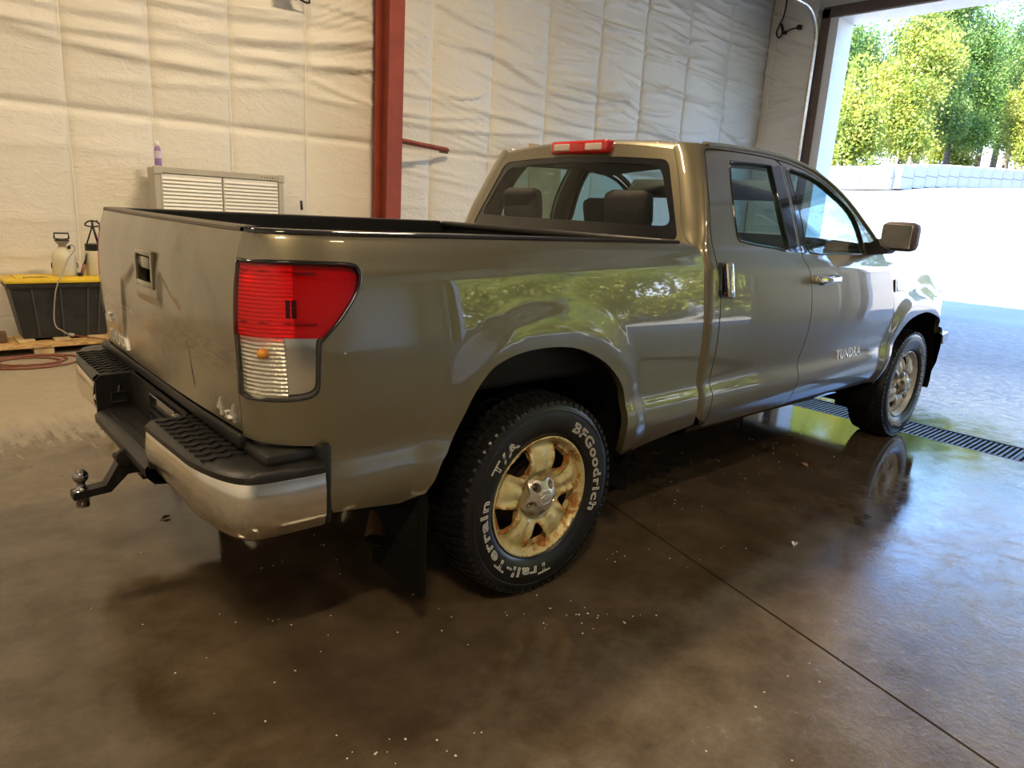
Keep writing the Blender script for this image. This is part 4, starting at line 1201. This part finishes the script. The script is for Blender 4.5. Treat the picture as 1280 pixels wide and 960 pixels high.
# black step pads on top, with raised tread ribs
def step_pad(s):
    path = corner_path(.0); inner = []
    top = []
    for (x, y) in path:
        xi = min(x+.16, -.90) if x < -1.0 else x
        inner.append((-1.04 if y > -.80 else -1.03+(.12)*sstep(-.80, -.98, y)*1.0, max(y, -.90) if x < -1.02 else -.90))
    rows = []
    for (x, y), (a, b) in zip(path, inner):
        v = np.array([a-x, b-y]); v /= np.linalg.norm(v)+1e-9
        rows.append([(x-v[0]*.003, y-v[1]*.003, zc1), (x-v[0]*.004, y-v[1]*.004, zc1+.018), (x+v[0]*.010, y+v[1]*.010, zc1+.030), (x+v[0]*.05, y+v[1]*.05, zc1+.032), (a, b, zc1+.030), (a+v[0]*.01, b+v[1]*.01, zc1+.075), (a+v[0]*.05, b+v[1]*.05, zc1+.08)])
    A = np.array(rows); A[:, :, 1] *= s
    pad = MB().grid(A).build('step_pad', BLACK, RB, auto=45)
    # rows of chevron treads
    mb = MB(); k = 0
    for y in np.arange(.40, .86, .047):
        for x in (-1.185, -1.14, -1.095):
            for a in (-1, 1):
                c = Vector((x, -s*(-y)*-1*-1, zc1+.033))
                c.y = s*-y
                Rm = Matrix.Rotation(a*.6*s, 3, 'Z'); m2 = MB().box((-.014, -.003, -.003), (.014, .003, .004))
                mb.add([tuple(Rm @ Vector(p)+c+Vector((a*.010, 0, 0))) for p in m2.v], m2.f)
    tag(mb.build('tread_ribs', BLACK, pad), kind='stuff')
    # inner end face of the raised block
    ex = bump_plan(.37)
    MB().prism([(ex, .575), (ex, zc1+.01), (ex+.02, zc1+.030), (-1.03, zc1+.030), (-1.03, .575)], 1, s*.352, s*.372).build('block_end', BLACK, pad, auto=40)
step_pad(1); step_pad(-1)
# lower centre step, licence-plate recess and bar
cb = []
for y in np.linspace(-.36, .36, 15):
    cb.append([(-1.10, y, .60), (-1.19, y, .598), (-1.225, y, .592), (-1.242, y, .575), (-1.240, y, .545), (-1.215, y, .515), (-1.15, y, .505)])
MB().grid(np.array(cb)).build('centre_step', BLACK, RB, auto=45)
mb = MB()
for k in range(3): mb.box((-1.205+.03*k, -.33, .598), (-1.195+.03*k, .33, .606))
tag(mb.build('tread_ribs', BLACK, RB), kind='stuff')
MB().box((-1.105, -.36, .50), (-1.095, .36, .745)).build('plate_recess', BLACK, RB)
MB().bbox((-1.12, -.28, .62), (-1.112, .02, .73), .002).build('licence_holder', BLACKG, RB)
for yy_ in (-.335, -.315): MB().bbox((-1.135, yy_-.006, .60), (-1.115, yy_+.006, .735), .003).build('plate_bracket', CHROME, RB)
MB().bbox((-1.09, -.80, .745), (-1.02, .80, .788), .008).build('top_shelf', BLACK, RB, auto=40)
# end cap behind the chrome on the bed side
P = np.array([[(x, -1.0+.004, z) for z in (.53, .70, .765)] for x in (-.925, -.895)])
ec = MB().bbox((-.935, -.992, .535), (-.893, -.90, .785), .012).build('end_cap', BLACK, RB, auto=40); both(ec, RB)
sh = MB().bbox((-1.08, -.962, .725), (-.895, -.78, .772), .02).build('corner_shelf', BLACK, RB, auto=40); both(sh, RB)
MB().box((-1.06, -.75, .56), (-.95, .75, .65)).build('beam', UNDER, RB)
# safety-chain mark on the left block end: moulded hitch symbol
sy = MB().tube([(-1.175, .3505, .66), (-1.125, .3505, .66), (-1.115, .3505, .62), (-1.18, .3505, .62)], .006, 5, closed=True).tube([(-1.15, .3505, .665), (-1.145, .3505, .69)], .006, 5).build('moulded_mark', BLACKG, RB)
# --- hitch
HT = empty('tow_hitch', (-1.1, 0, .47), TR)
MB().bbox((.0-.06, -.045, -.045), (.35, .045, .045), .006).build('receiver', HITCH, HT, auto=40)
MB().bbox((-.08, -.05, -.052), (-.05, .05, .052), .006).build('receiver_collar', HITCH, HT, auto=40)
MB().prism([(-.03, .030), (-.125, .030), (-.15, .02), (-.195, -.055), (-.30, -.065), (-.30, -.090), (-.18, -.083), (-.12, -.025), (-.03, -.028)], 1, -.028, .028).build('ball_mount', HITCH, HT, auto=40)
MB().tube([(-.02, -.10, 0), (-.02, .085, 0)], .009, 8).tube([(-.02, .07, 0), (-.02, .085, .02), (-.02, .09, .05)], .009, 8).build('hitch_pin', HITCH, HT, smooth=True)
MB().bbox((-.045, -.125, -.03), (.005, -.088, .03), .008).build('pin_lock', HITCH, HT, auto=40)
bl_ = MB().lathe([(.014, -.128), (.022, -.126), (.022, -.096), (.027, -.092), (.027, -.064), (.019, -.060), (.013, -.042)]+[(.0255*math.cos(a), -.012+.0265*math.sin(a)) for a in np.linspace(-1.0, 1.5, 10)], 18, (-.268, 0, 0), 'z')
bl_.build('hitch_ball', HBALL, HT, auto=60)
MB().bbox((-.16, -.02, .03), (-.13, .02, .052), .006).build('stop_lug', HITCH, HT, auto=40)
kn = on((156, 571), 1, -.075)-np.array([-1.1, 0, .47])
MB().lathe([(.012, -.018), (.030, -.012), (.033, 0), (.030, .012), (.012, .018)], 14, tuple(kn), 'y').tube([tuple(kn), (kn[0], 0, 0)], .014, 8).build('pin_knob', HITCH, HT, auto=50)
MB().tube([(.02, .06, -.05), (-.05, .11, -.03), (-.06, .12, .02)], .008, 6).build('chain_loop', HITCH, HT, smooth=True)

# --- wheels
def wheel(name, x, s, rimmat, rot, label, front=False):
    """s=-1 right side, +1 left; built facing -y then mirrored"""
    hub = empty('wheel', (x, s*.8625, WZ), TR); hub['label'] = label
    yo = -1
    R0 = .400
    prof = [(.235, -.085), (.246, -.102), (.252, -.112), (.268, -.123), (.30, -.130), (.335, -.1305), (.362, -.124), (.378, -.115), (.386, -.108), (.391, -.098), (.3925, -.06), (.3925, 0)]
    prof = prof+[(r, -h) for r, h in prof[-2::-1]]
    v = MB().lathe(prof, 96, (0, 0, 0), 'y', caps=False)
    # tread blocks
    nb = 66
    for k in range(nb):
        a0 = 2*math.pi*k/nb; da = 2*math.pi/nb*.62
        for (w0, w1, r1, sk) in ((-.122, -.070, R0, 0), (.070, .122, R0, 0), (-.060, -.012, R0+.001, .35), (.006, .056, R0+.001, .6)):
            P8 = []
            for rr_ in (.385, r1):
                for w, aa in ((w0, a0), (w1, a0), (w1, a0+da), (w0, a0+da)):
                    aa2 = aa+sk*2*math.pi/nb
                    r2 = rr_-(.012 if abs(w) > .11 else 0)
                    P8.append((r2*math.cos(aa2), w, r2*math.sin(aa2)))
            v.add(P8, [(0, 3, 2, 1), (4, 5, 6, 7), (0, 1, 5, 4), (1, 2, 6, 5), (2, 3, 7, 6), (3, 0, 4, 7)])
    # flat contact patch
    v.v = [(p[0]*(1+.02*max(0, (.02-(p[2]+WZ))/.02)), p[1]*(1+.03*max(0, min(1, (.10-(p[2]+WZ))/.10))), max(p[2], -WZ+.0015)) for p in v.v]
    ti = v.build('tire', TREAD if False else RUBBER, hub, auto=40)
    # sidewall rings
    MB().lathe([(.349, -.1305), (.352, -.1325), (.355, -.129)], 72, (0, 0, 0), 'y', caps=False).build('sidewall_ring', RUBBER, hub, smooth=True)
    for txt, size, cen_, rb in (('BFGoodrich', .056, 20, .283), ('Trail-Terrain', .056, -136, .283), ('T/A', .056, 136, .283)):
        tv, tf = text_geo(txt, size, outline=.0016, spacing=1.12)
        w = tv[:, 0].max()-tv[:, 0].min(); want = {'BFGoodrich': 86, 'Trail-Terrain': 112, 'T/A': 30}[txt]
        kx = math.radians(want)*rb/w
        an = math.radians(cen_)-tv[:, 0]*kx/rb; rad = rb+tv[:, 1]
        yy_ = -np.interp(rad, [.262, .30, .335, .362], [.122, .130, .1305, .124])-.0008+tv[:, 2]*.6
        le = obj('sidewall_lettering', np.stack([rad*np.cos(an), yy_, rad*np.sin(an)], 1), tf, WHITE_LTR, hub); le['label'] = 'raised white outline tire lettering'
    # rim face
    def s_rim(a, b):
        a = np.asarray(a, float); b = np.asarray(b, float); r = np.hypot(a, b); th = np.arctan2(b, a)-rot
        ph = (th % (2*math.pi/5))/(2*math.pi/5)           # 0 at a hole centre line
        d = np.minimum(ph, 1-ph)*2                         # 0 hole, 1 spoke centre
        h_ = np.interp(r, [0, .06, .085, .11, .15, .20, .212, .222, .232, .240, .247], [-.034, -.034, -.032, -.016, -.014, -.024, -.030, -.030, -.010, .003, -.001])
        ridge = .012*sstep(.55, 1.0, d)*sstep(.08, .11, r)*sstep(.215, .185, r)
        lip = .012*np.exp(-((d-.42)/.16)**2)*sstep(.105, .13, r)*sstep(.215, .19, r)
        return a, -(.112+h_+ridge+lip), b
    disc = [(.2465*math.cos(t), .2465*math.sin(t)) for t in np.linspace(0, 2*math.pi, 90, endpoint=False)]
    holes = []
    for k in range(5):
        th = rot+k*2*math.pi/5
        tri = rr([(.104, 0), (.207, -.068), (.207, .068)], .026, 4)
        tri = [(r_*1.0, w_) for r_, w_ in tri]
        holes.append([(p[0]*math.cos(th)-p[1]*math.sin(th), p[0]*math.sin(th)+p[1]*math.cos(th)) for p in tri])
    rm = panel('rim', disc, s_rim, rimmat, hub, holes=holes, h=.009, depth=.022, ref=np.array([0, .3, 0]), bound=.008)
    me = rm.data; at_ = me.attributes.new('edge', 'FLOAT', 'POINT')
    co = np.array([tuple(q_.co) for q_ in me.vertices]); r_ = np.hypot(co[:, 0], co[:, 2])
    H = np.vstack([resample(hh, .01) for hh in holes])
    dh = np.array([np.linalg.norm(H-np.array([c_[0], c_[2]]), axis=1).min() for c_ in co])
    ed = np.exp(-dh/.012)+np.exp(-np.abs(r_-.226)/.012)*.55+np.exp(-np.abs(r_-.08)/.01)*.4
    at_.data.foreach_set('value', np.clip(ed, 0, 1.2))
    MB().lathe([(.245, -.10), (.235, -.08), (.215, -.03), (.212, .08), (.235, .10)], 60, (0, 0, 0), 'y', caps=False).build('rim_barrel', plain('rim_barrel_%s%d' % (name, int(x)), (.10, .07, .045), .7, .3, var=.4), hub, smooth=True)
    MB().lathe([(.02, -.035), (.14, -.035), (.14, -.02), (.02, -.02)], 30, (0, 0, 0), 'y').build('brake_disc', plain('brake_%s%d' % (name, int(x)), (.12, .075, .05), .6, .5, var=.3), hub, auto=40)
    # centre cap with five lobes and lug pockets
    lob = [((.080+.011*math.cos(5*(t-rot)))*math.cos(t), (.080+.011*math.cos(5*(t-rot)))*math.sin(t)) for t in np.linspace(0, 2*math.pi, 60, endpoint=False)]
    pk = []
    for k in range(5):
        th = rot+k*2*math.pi/5; c_ = (.062*math.cos(th), .062*math.sin(th))
        pk.append([(c_[0]+.018*math.cos(t), c_[1]+.018*math.sin(t)) for t in np.linspace(0, 2*math.pi, 14, endpoint=False)])
    def s_cap(a, b):
        a = np.asarray(a, float); b = np.asarray(b, float); r = np.hypot(a, b)
        return a, -(.112-.03+np.interp(r, [0, .036, .040, .065, .082, .092], [.056, .054, .050, .038, .026, .006])), b
    cp = panel('centre_cap', lob, s_cap, CAPM, hub, holes=pk, h=.008, depth=.03, ref=np.array([0, .3, 0]), bound=.006)
    m_ = MB()
    for k in range(5):
        th = rot+k*2*math.pi/5
        m_.lathe([(.0095, -.085), (.0095, -.103), (.006, -.108)], 6, (.062*math.cos(th), 0, .062*math.sin(th)), 'y')
    m_.lathe([(.085, -.074), (.085, -.07)], 30, (0, 0, 0), 'y').build('lug_nuts', plain('lug_%s%d' % (name, int(x)), (.25, .21, .16), .4, .7), hub, auto=40)
    m_ = MB()
    def ring(a, b, dz=0):
        m_.tube([(a*math.cos(t), -.1375, b*math.sin(t)+dz) for t in np.linspace(0, 2*math.pi, 24, endpoint=False)], .0013, 5, closed=True)
    ring(.027, .0195); ring(.017, .0072, .0105); ring(.0075, .0187)
    m_.build('cap_emblem', BADGE, hub, smooth=True)
    if s > 0: hub.rotation_euler = (0, 0, math.pi)
    return hub
wheel('wheel', 0, -1, RIM_R, math.radians(-90), 'right rear wheel with rusty cream steel rim')
wheel('wheel', 3.70, -1, RIM_F, math.radians(90), 'right front wheel with silver-grey steel rim')
wheel('wheel', 0, 1, RIM_R, math.radians(-60), 'left rear wheel under the bed')
wheel('wheel', 3.70, 1, RIM_F, math.radians(-20), 'left front wheel under the engine bay')

# ------------------------------------------------------------------ things along the wall
YEL = plain('yellow_lid', (.72, .50, .03), .45, var=.12, scale=6, bmp=.05)
TOTEB = plain('tote_black', (.020, .022, .022), .45, var=.5, scale=9, bmp=.1, bscale=80)
TOTER = plain('tote_rib', (.06, .062, .06), .4)
def osb_mat():
    m, t, p, o = nodes('osb')
    vo = t.nodes.new('ShaderNodeTexVoronoi'); vo.inputs['Scale'].default_value = 26; t.links.new(coords(t, (1, 2.4, 2)), vo.inputs['Vector'])
    sp = t.nodes.new('ShaderNodeSeparateColor'); t.links.new(vo.outputs['Color'], sp.inputs[0])
    t.links.new(rmp(t, sp.outputs[0], [(.0, (.36, .19, .06)), (.5, (.56, .34, .12)), (1, (.68, .48, .22))]), p.inputs['Base Color']); p.inputs['Roughness'].default_value = .75; return m
OSB = osb_mat()
WOOD = plain('pale_lumber', (.55, .40, .20), .75, var=.2, scale=10)
JUG = plain('jug_plastic', (.62, .57, .40), .4, var=.06, scale=10)
JUG['x'] = 0
HOSEM = plain('hose_grey', (.36, .32, .27), .5)
HOSER = plain('hose_red_brown', (.22, .075, .040), .5)
CABW = plain('cabinet_white', (.70, .69, .64), .4, var=.04)
CABG = plain('cabinet_frame', (.46, .43, .36), .45, var=.06)

pl = empty('osb_platform', (-.8, 4.7, 0)); tag(pl, 'low platform of oriented strand board on wooden blocks beside the wall', 'platform')
MB().bbox((-1.4, -.20, .062), (1.0, .34, .085), .003).build('board', OSB, pl)
for x in (-1.3, -.62, -.02, .58, .9): MB().bbox((x-.09, -.19, 0), (x+.06, .33, .062), .003).build('runner', WOOD, pl)
for x in (-.14, .135, .41): MB().bbox((x-.065, -.06, .085), (x+.065, .25, .108), .004).build('cleat', WOOD, pl)

to = empty('storage_tote', (-.62, 4.88, .108)); tag(to, 'black plastic storage tote with a yellow lid on the board platform', 'tote')
def tap(x0, x1, y0, y1, z0, X0, X1, Y0, Y1, z1):
    v = [(x0,y0,z0),(x1,y0,z0),(x1,y1,z0),(x0,y1,z0),(X0,Y0,z1),(X1,Y0,z1),(X1,Y1,z1),(X0,Y1,z1)]
    return v, [(0,3,2,1),(4,5,6,7),(0,1,5,4),(1,2,6,5),(2,3,7,6),(3,0,4,7)]
mb = MB(); mb.add(*tap(-.33, .33, -.15, .15, 0, -.405, .405, -.185, .185, .50)); mb.build('body', TOTEB, to)
MB().bbox((-.42, -.20, .455), (.42, .20, .50), .008).build('rim', TOTEB, to, auto=40)
for x in (-.24, -.02, .02+.18, .30):
    m_ = MB(); m_.add(*tap(x*.86-.006, x*.86+.006, -.158, -.148, .01, x-.006, x+.006, -.191, -.181, .455)); m_.build('rib', TOTER, to)
m_ = MB().bbox((-.435, -.215, .50), (.435, .215, .535), .012).bbox((-.34, -.16, .53), (.34, .16, .548), .008); m_.build('lid', YEL, to, auto=40)
LZ = .108+.548

def sprayer(x, y, label, tall):
    s = empty('pump_sprayer', (x, y, LZ)); tag(s, label, 'sprayer')
    if not tall:
        MB().lathe([(.02, 0), (.095, .002), (.100, .02), (.096, .15), (.085, .205), (.055, .235), (.040, .25), (.040, .262)], 24).build('tank', JUG, s, auto=60)
        MB().lathe([(.030, .258), (.034, .285), (.050, .30), (.058, .312), (.058, .322), (.03, .324)], 20).build('funnel_collar', plain('collar_grey', (.33, .30, .24), .5), s, auto=60)
        MB().lathe([(.055, .316), (.060, .318), (.060, .327), (.02, .329)], 20).build('collar_ring', BLACK, s, auto=50)
        pts = [(-.055, 0, .385), (.055, 0, .385), (.058, 0, .34), (.035, 0, .332), (0, 0, .329), (-.035, 0, .332), (-.058, 0, .34)]
        MB().tube(pts, .0085, 6, closed=True).build('pump_handle', BLACK, s, smooth=True)
        MB().lathe([(.004, .245), (.014, .25), (.012, .275), (.004, .28)], 10, (.045, -.04, 0)).build('hose_fitting', BLACK, s, smooth=True)
        for a in (-.1, .1): MB().tube([(a, -.02, .12), (a*1.04, -.03, .10), (a*1.02, -.02, .07)], .005, 5).build('strap_lug', BLACK, s)
    else:
        MB().lathe([(.02, 0), (.085, .002), (.090, .02), (.088, .20), (.078, .232)], 24).build('tank', JUG, s, auto=60)
        MB().lathe([(.078, .228), (.080, .235), (.080, .292), (.03, .295)], 22).build('collar', BLACK, s, auto=40)
        MB().tube([(-.06, 0, .29), (-.012, 0, .43), (-.008, 0, .45)], .007, 6).tube([(.035, 0, .29), (.004, 0, .44)], .011, 6).tube([(0, 0, .43), (0, 0, .50)], .010, 8).build('pump_rod', BLACK, s, smooth=True)
        pts = [(.062*math.cos(a), 0, .462+.042*math.sin(a)) for a in np.linspace(0, math.pi, 12)]+[(-.03, 0, .452), (.0, 0, .450), (.03, 0, .452)]
        MB().tube(pts, .008, 6, closed=True).tube([(.03, 0, .49), (.042, 0, .512)], .006, 6).build('pump_handle', BLACK, s, smooth=True)
    return s
sprayer(-.565, 4.86, 'white jug pump sprayer with boxy black handle on the yellow lid', False)
sprayer(-.305, 4.87, 'taller pump sprayer with black collar and half-round handle on the yellow lid', True)
w = empty('spray_wand', (-.43, 4.78, LZ)); tag(w, 'dark red and black spray wand leaning on the taller sprayer', 'wand')
MB().tube([(-.02, 0, .005), (.02, .02, .11)], .015, 8).build('grip', HOSER, w, smooth=True)
MB().tube([(.02, .02, .11), (.032, .026, .145), (.046, .03, .21)], [.012, .010, .004], 8).build('nozzle_tube', BLACK, w, smooth=True)
MB().bbox((-.05, -.015, .0), (-.01, .015, .035), .006).build('trigger', BLACK, w)
n_ = empty('hose_nozzle', (-.80, 4.74, LZ-.013)); tag(n_, 'small black nozzle lying on the left of the yellow lid', 'nozzle')
MB().tube([(-.09, 0, .010), (.03, 0, .011), (.09, .01, .009)], [.007, .010, .006], 8).build('barrel', BLACK, n_, smooth=True)
MB().tube([(-.09, 0, .010), (-.105, -.02, .016)], .005, 6).build('hook', BLACK, n_, smooth=True)

def px_path(pts):
    """[(px, axis, value)] -> points"""
    return [tuple(on(p, a, v_)) for p, a, v_ in pts]
a_, b_ = on((86, 418), 1, 4.60), on((137, 439.5), 1, 4.46)
b_[2] = max(b_[2], .10)
hp = [(-.520, 4.82, LZ+.275), (-.500, 4.775, LZ+.285), (-.488, 4.745, LZ+.25)]
hp += px_path([((85, 324), 1, 4.735), ((78.5, 342), 1, 4.69), ((75, 348.3), 1, 4.657), ((72, 355), 1, 4.648), ((69, 368), 1, 4.645), ((67.5, 395), 1, 4.66), ((70, 408), 1, 4.66), ((77, 413), 1, 4.64)])
hp += [tuple(a_-(b_-a_)*.01)]
hp = [tuple(p) for p in crom(hp, 5)]
tag(MB().tube(hp, .006, 6).build('sprayer_hose', HOSEM, smooth=True), 'thin grey hose hanging from the white sprayer over the black tote', 'hose')
lance = empty('spray_lance', tuple((a_+b_)/2)); tag(lance, 'slim brown spray lance lying across the board platform edge', 'lance')
c_ = (a_+b_)/2
MB().tube([tuple(a_-c_), tuple(b_-c_+(b_-a_)*.3)], .007, 8).build('tube', HOSER, lance, smooth=True)
MB().tube([tuple(a_-c_), tuple((a_-c_)*.72)], .016, 8).build('grip', HOSEM, lance, smooth=True)
cc_ = on((38, 453), 2, 0)
hz = []
for i in range(150):
    t_ = i/150*2*math.pi*3.3; r_ = .26+.035*t_/6.28+.05*math.sin(t_*.31+1)
    hz.append((cc_[0]+r_*.85*math.cos(t_)+.05*math.sin(t_*.7), cc_[1]+r_*.62*math.sin(t_)*1.1+.05*math.cos(t_*.5), .009+.003*(i % 3 == 0)))
tag(MB().tube(hz, .0085, 6).build('coiled_hose', HOSER, smooth=True), 'thin red-brown hose lying in loose coils on the dry floor', 'hose')
bx = on((4, 428), 1, 4.75)
cr = empty('wood_offcut', (bx[0]-.09, 4.78, .0862)); tag(cr, 'dark brown offcut of timber at the end of the board platform', 'wood')
MB().bbox((-.12, -.06, 0), (.12, .06, .09), .006).build('block', plain('dark_timber', (.10, .06, .035), .8, var=.3), cr)

# louvred cabinet
cb_ = empty('louvred_cabinet', (.905, 4.97, 0)); tag(cb_, 'tall white louvred two-door cabinet standing against the insulated wall', 'cabinet')
CW, CH, CF = .652, 1.70, -.12
MB().box((-CW, CF+.02, 0), (CW, .10, CH-.01)).build('carcass', CABG, cb_)
MB().bbox((-CW, CF-.012, 0), (-CW+.055, CF+.03, CH), .004).build('stile', CABG, cb_); MB().bbox((CW-.055, CF-.012, 0), (CW, CF+.03, CH), .004).build('stile', CABG, cb_)
MB().bbox((-CW, CF-.012, CH-.06), (CW, CF+.03, CH), .004).build('top_rail', CABG, cb_)
for s in (-1, 1): MB().bbox((s*(CW-.03)-.038, CF-.022, CH-.072), (s*(CW-.03)+.038, CF-.010, CH+.006), .006).build('corner_plate', CABG, cb_)
slat = None
for d_, (x0, x1) in enumerate(((-CW+.06, -.006), (.006, CW-.06))):
    dr = MB().bbox((x0, CF-.004, .05), (x1, CF+.012, CH-.068), .004).build('louvre_door', CABW, cb_)
    for k in range(44):
        z = CH-.09-.036*k
        if slat is None:
            m_ = MB(); hw_ = (x1-x0)/2-.012
            m_.add([(-hw_, 0, 0), (hw_, 0, 0), (hw_, -.014, -.026), (-hw_, -.014, -.026), (-hw_, 0, -.006), (hw_, 0, -.006), (hw_, -.012, -.030), (-hw_, -.012, -.030)], [(0, 1, 2, 3), (7, 6, 5, 4), (0, 3, 7, 4), (1, 5, 6, 2), (3, 2, 6, 7), (0, 4, 5, 1)])
            o = m_.build('slat', CABW, dr); slat = o
        else:
            o = copy_obj(slat, dr)
        o.location = ((x0+x1)/2, CF-.003, z)
m_ = MB()
for k, (w_, h_) in enumerate(((.006, .026), (.014, .012), (.012, .016), (.015, .010), (.013, .016), (.010, .012))):
    m_.box((CW-.245+.029*k, CF-.0135, CH-.032-h_/2), (CW-.245+.029*k+w_, CF-.011, CH-.032+h_/2))
tag(m_.build('worn_mark', BROWNM, cb_), kind='stuff')
bt = empty('spray_bottle', (.315, 4.905, CH)); tag(bt, 'slim purple bottle with a white cap on top of the louvred cabinet', 'bottle')
MB().lathe([(.01, 0), (.031, .002), (.032, .012), (.030, .15), (.022, .178), (.014, .186)], 18).build('bottle_body', plain('bottle_purple', (.30, .17, .42), .35), bt, auto=60)
MB().lathe([(.0325, .075), (.0325, .145)], 18, caps=False).build('bottle_label', plain('bottle_label', (.62, .55, .70), .5), bt, smooth=True)
MB().lathe([(.016, .184), (.022, .19), (.021, .215), (.014, .232), (.004, .236)], 16).build('cap', plain('cap_white', (.78, .76, .74), .4), bt, auto=60)
tp = on((377, 251), 1, 5.0)
po = empty('mop_handle', (tp[0], 4.93, 0)); tag(po, 'thin pale pole with a black tip leaning on the wall beside the cabinet', 'pole')
MB().tube([(0, -.12, .05), (0, .07, tp[2]-.09)], .011, 8).build('shaft', plain('pole_pale', (.62, .60, .55), .4), po, smooth=True)
MB().tube([(0, .068, tp[2]-.10), (0, .082, tp[2])], .015, 8).build('tip', BLACK, po, smooth=True)
MB().bbox((-.13, -.17, 0), (.13, -.07, .05), .012).build('head', BLACK, po, auto=50)
hk = on((182, 264), 1, 5.06)
h_ = empty('wire_hook', (hk[0], 5.10, hk[2])); tag(h_, 'small wire loop hook on the vinyl wall left of the cabinet', 'hook')
MB().tube([(-.015, 0, -.05), (-.016, -.02, .012), (0, -.025, .022), (.016, -.02, .012), (.015, 0, -.05)], .0035, 5).build('loop', BROWNM, h_, smooth=True)
# plywood leaning on the far wall beyond the truck
pa = on((662, 179), 1, 4.93)
pw_ = empty('plywood_sheet', (pa[0]+.32, 4.78, 0)); tag(pw_, 'plain plywood sheet leaning on the white wall beyond the cab roof', 'board')
R = Matrix.Rotation(math.radians(-3.6), 3, 'X'); m_ = MB().bbox((-.32, -.009, 0), (.32, .009, pa[2]+.005), .002); m_.v = [tuple(R @ Vector(p)) for p in m_.v]
m_.build('sheet', plain('plywood', (.55, .36, .17), .7, var=.2, scale=4), pw_)
# wall light and conduit high on the wall
fl_ = empty('wall_light', (1.78, 5.02, 3.54)); tag(fl_, 'small white wall light box with black conduit high on the wall', 'light')
MB().bbox((-.12, -.10, .02), (.05, .02, .24), .012).build('box', plain('light_white', (.85, .84, .80), .4), fl_, auto=50)
MB().bbox((-.16, -.11, -.01), (.06, .03, .022), .006).build('base_bracket', BLACK, fl_, auto=50)
MB().tube([tuple(p) for p in crom([(.05, -.04, .0), (.12, -.04, -.02), (.17, -.03, -.015), (.185, -.02, .04), (.185, 0, .5)], 4)], .011, 6).build('conduit', BLACK, fl_, smooth=True)
# power cord on the door-side wall
cx = FX-.13
cp_ = px_path([((984, -12), 0, cx), ((983, 5), 0, cx), ((979, 22), 0, cx), ((974, 32), 0, cx), ((970.5, 41), 0, cx), ((973, 47), 0, cx), ((977, 44), 0, cx), ((979, 36), 0, cx), ((977, 30), 0, cx), ((976.5, 34), 0, cx), ((980, 41), 0, cx), ((988, 37), 0, cx), ((999, 34), 0, cx)])
wc_ = empty('hanging_cord', tuple(cp_[4])); tag(wc_, 'black looped power cord hanging on the vinyl by the door track', 'cord')
q0 = np.array(cp_[4])
MB().tube([tuple(p-q0) for p in crom(cp_, 5)], .014, 6).build('cable', BLACK, wc_, smooth=True)
pe = np.array(cp_[-1])-q0; MB().bbox(tuple(pe-[.03, .04, .04]), tuple(pe+[.05, .04, .04]), .01).build('plug', BLACK, wc_)
pe = np.array(cp_[-3])-q0; MB().bbox(tuple(pe-[.03, .05, .03]), tuple(pe+[.03, .05, .03]), .01).build('connector', BLACK, wc_)

# ------------------------------------------------------------------ bits on the floor
def leaf(px, size, ang, col, label):
    p = on(px, 2, 0)
    o = empty('fallen_leaf', (p[0], p[1], 0)); o.rotation_euler = (0, 0, ang); tag(o, label, 'leaf')
    n = 10; pts = []
    v = [(0, 0, .004)]
    for k in range(n):
        t = 2*math.pi*k/n; v.append((size*math.cos(t)*(1-.15*math.cos(2*t)), size*.55*math.sin(t), .003+.012*abs(math.sin(t))*(size/.03)))
    f = [(0, 1+k, 1+(k+1) % n) for k in range(n)]
    obj('blade', v, f, plain('leaf_%d' % px[0], col, .6), o)
    MB().tube([(-size*1.4, 0, .003), (size*.8, 0, .006)], .0016, 5).build('stem', plain('leaf_stem_%d' % px[0], tuple(c*.6 for c in col), .6), o)
leaf((993, 681), .026, .4, (.70, .68, .62), 'small pale leaf on the wet floor between the two wheels')
leaf((1005, 582), .030, 1.2, (.45, .28, .16), 'small brown leaf on the wet floor near the front wheel')
leaf((208, 648), .022, .2, (.05, .035, .02), 'tiny dark leaf scrap on the floor behind the tow hitch')
leaf((1083, 646), .018, 2.0, (.03, .03, .03), 'tiny black leaf scrap on the damp floor beside the front wheel reflection')
fl = MB(); r2 = random.Random(11)
def fleck(px, r):
    p = on(px, 2, 0); n = 6; a0 = r2.random()*6
    v = [(p[0], p[1], .0035)]+[(p[0]+r*r2.uniform(.7, 1.2)*math.cos(a0+k*6.283/n), p[1]+r*r2.uniform(.7, 1.2)*math.sin(a0+k*6.283/n), .0008) for k in range(n)]
    fl.add(v, [(0, 1+k, 1+(k+1) % n) for k in range(n)])
for (cx_, cy_, sx_, sy_, n) in ((830, 690, 40, 14, 14), (735, 770, 60, 10, 22), (330, 790, 90, 40, 22), (520, 930, 50, 12, 14), (980, 540, 60, 18, 30), (920, 575, 60, 12, 16), (640, 760, 60, 20, 10), (860, 620, 60, 20, 14), (350, 700, 60, 12, 8), (1000, 880, 120, 40, 10)):
    for k in range(n): fleck((r2.gauss(cx_, sx_), r2.gauss(cy_, sy_)), r2.uniform(.0015, .0045))
o = fl.build('foam_flecks', plain('foam', (.75, .73, .68), .6), fixn=False); tag(o, 'tiny white soap foam flecks scattered over the wet floor', 'flecks', kind='stuff')
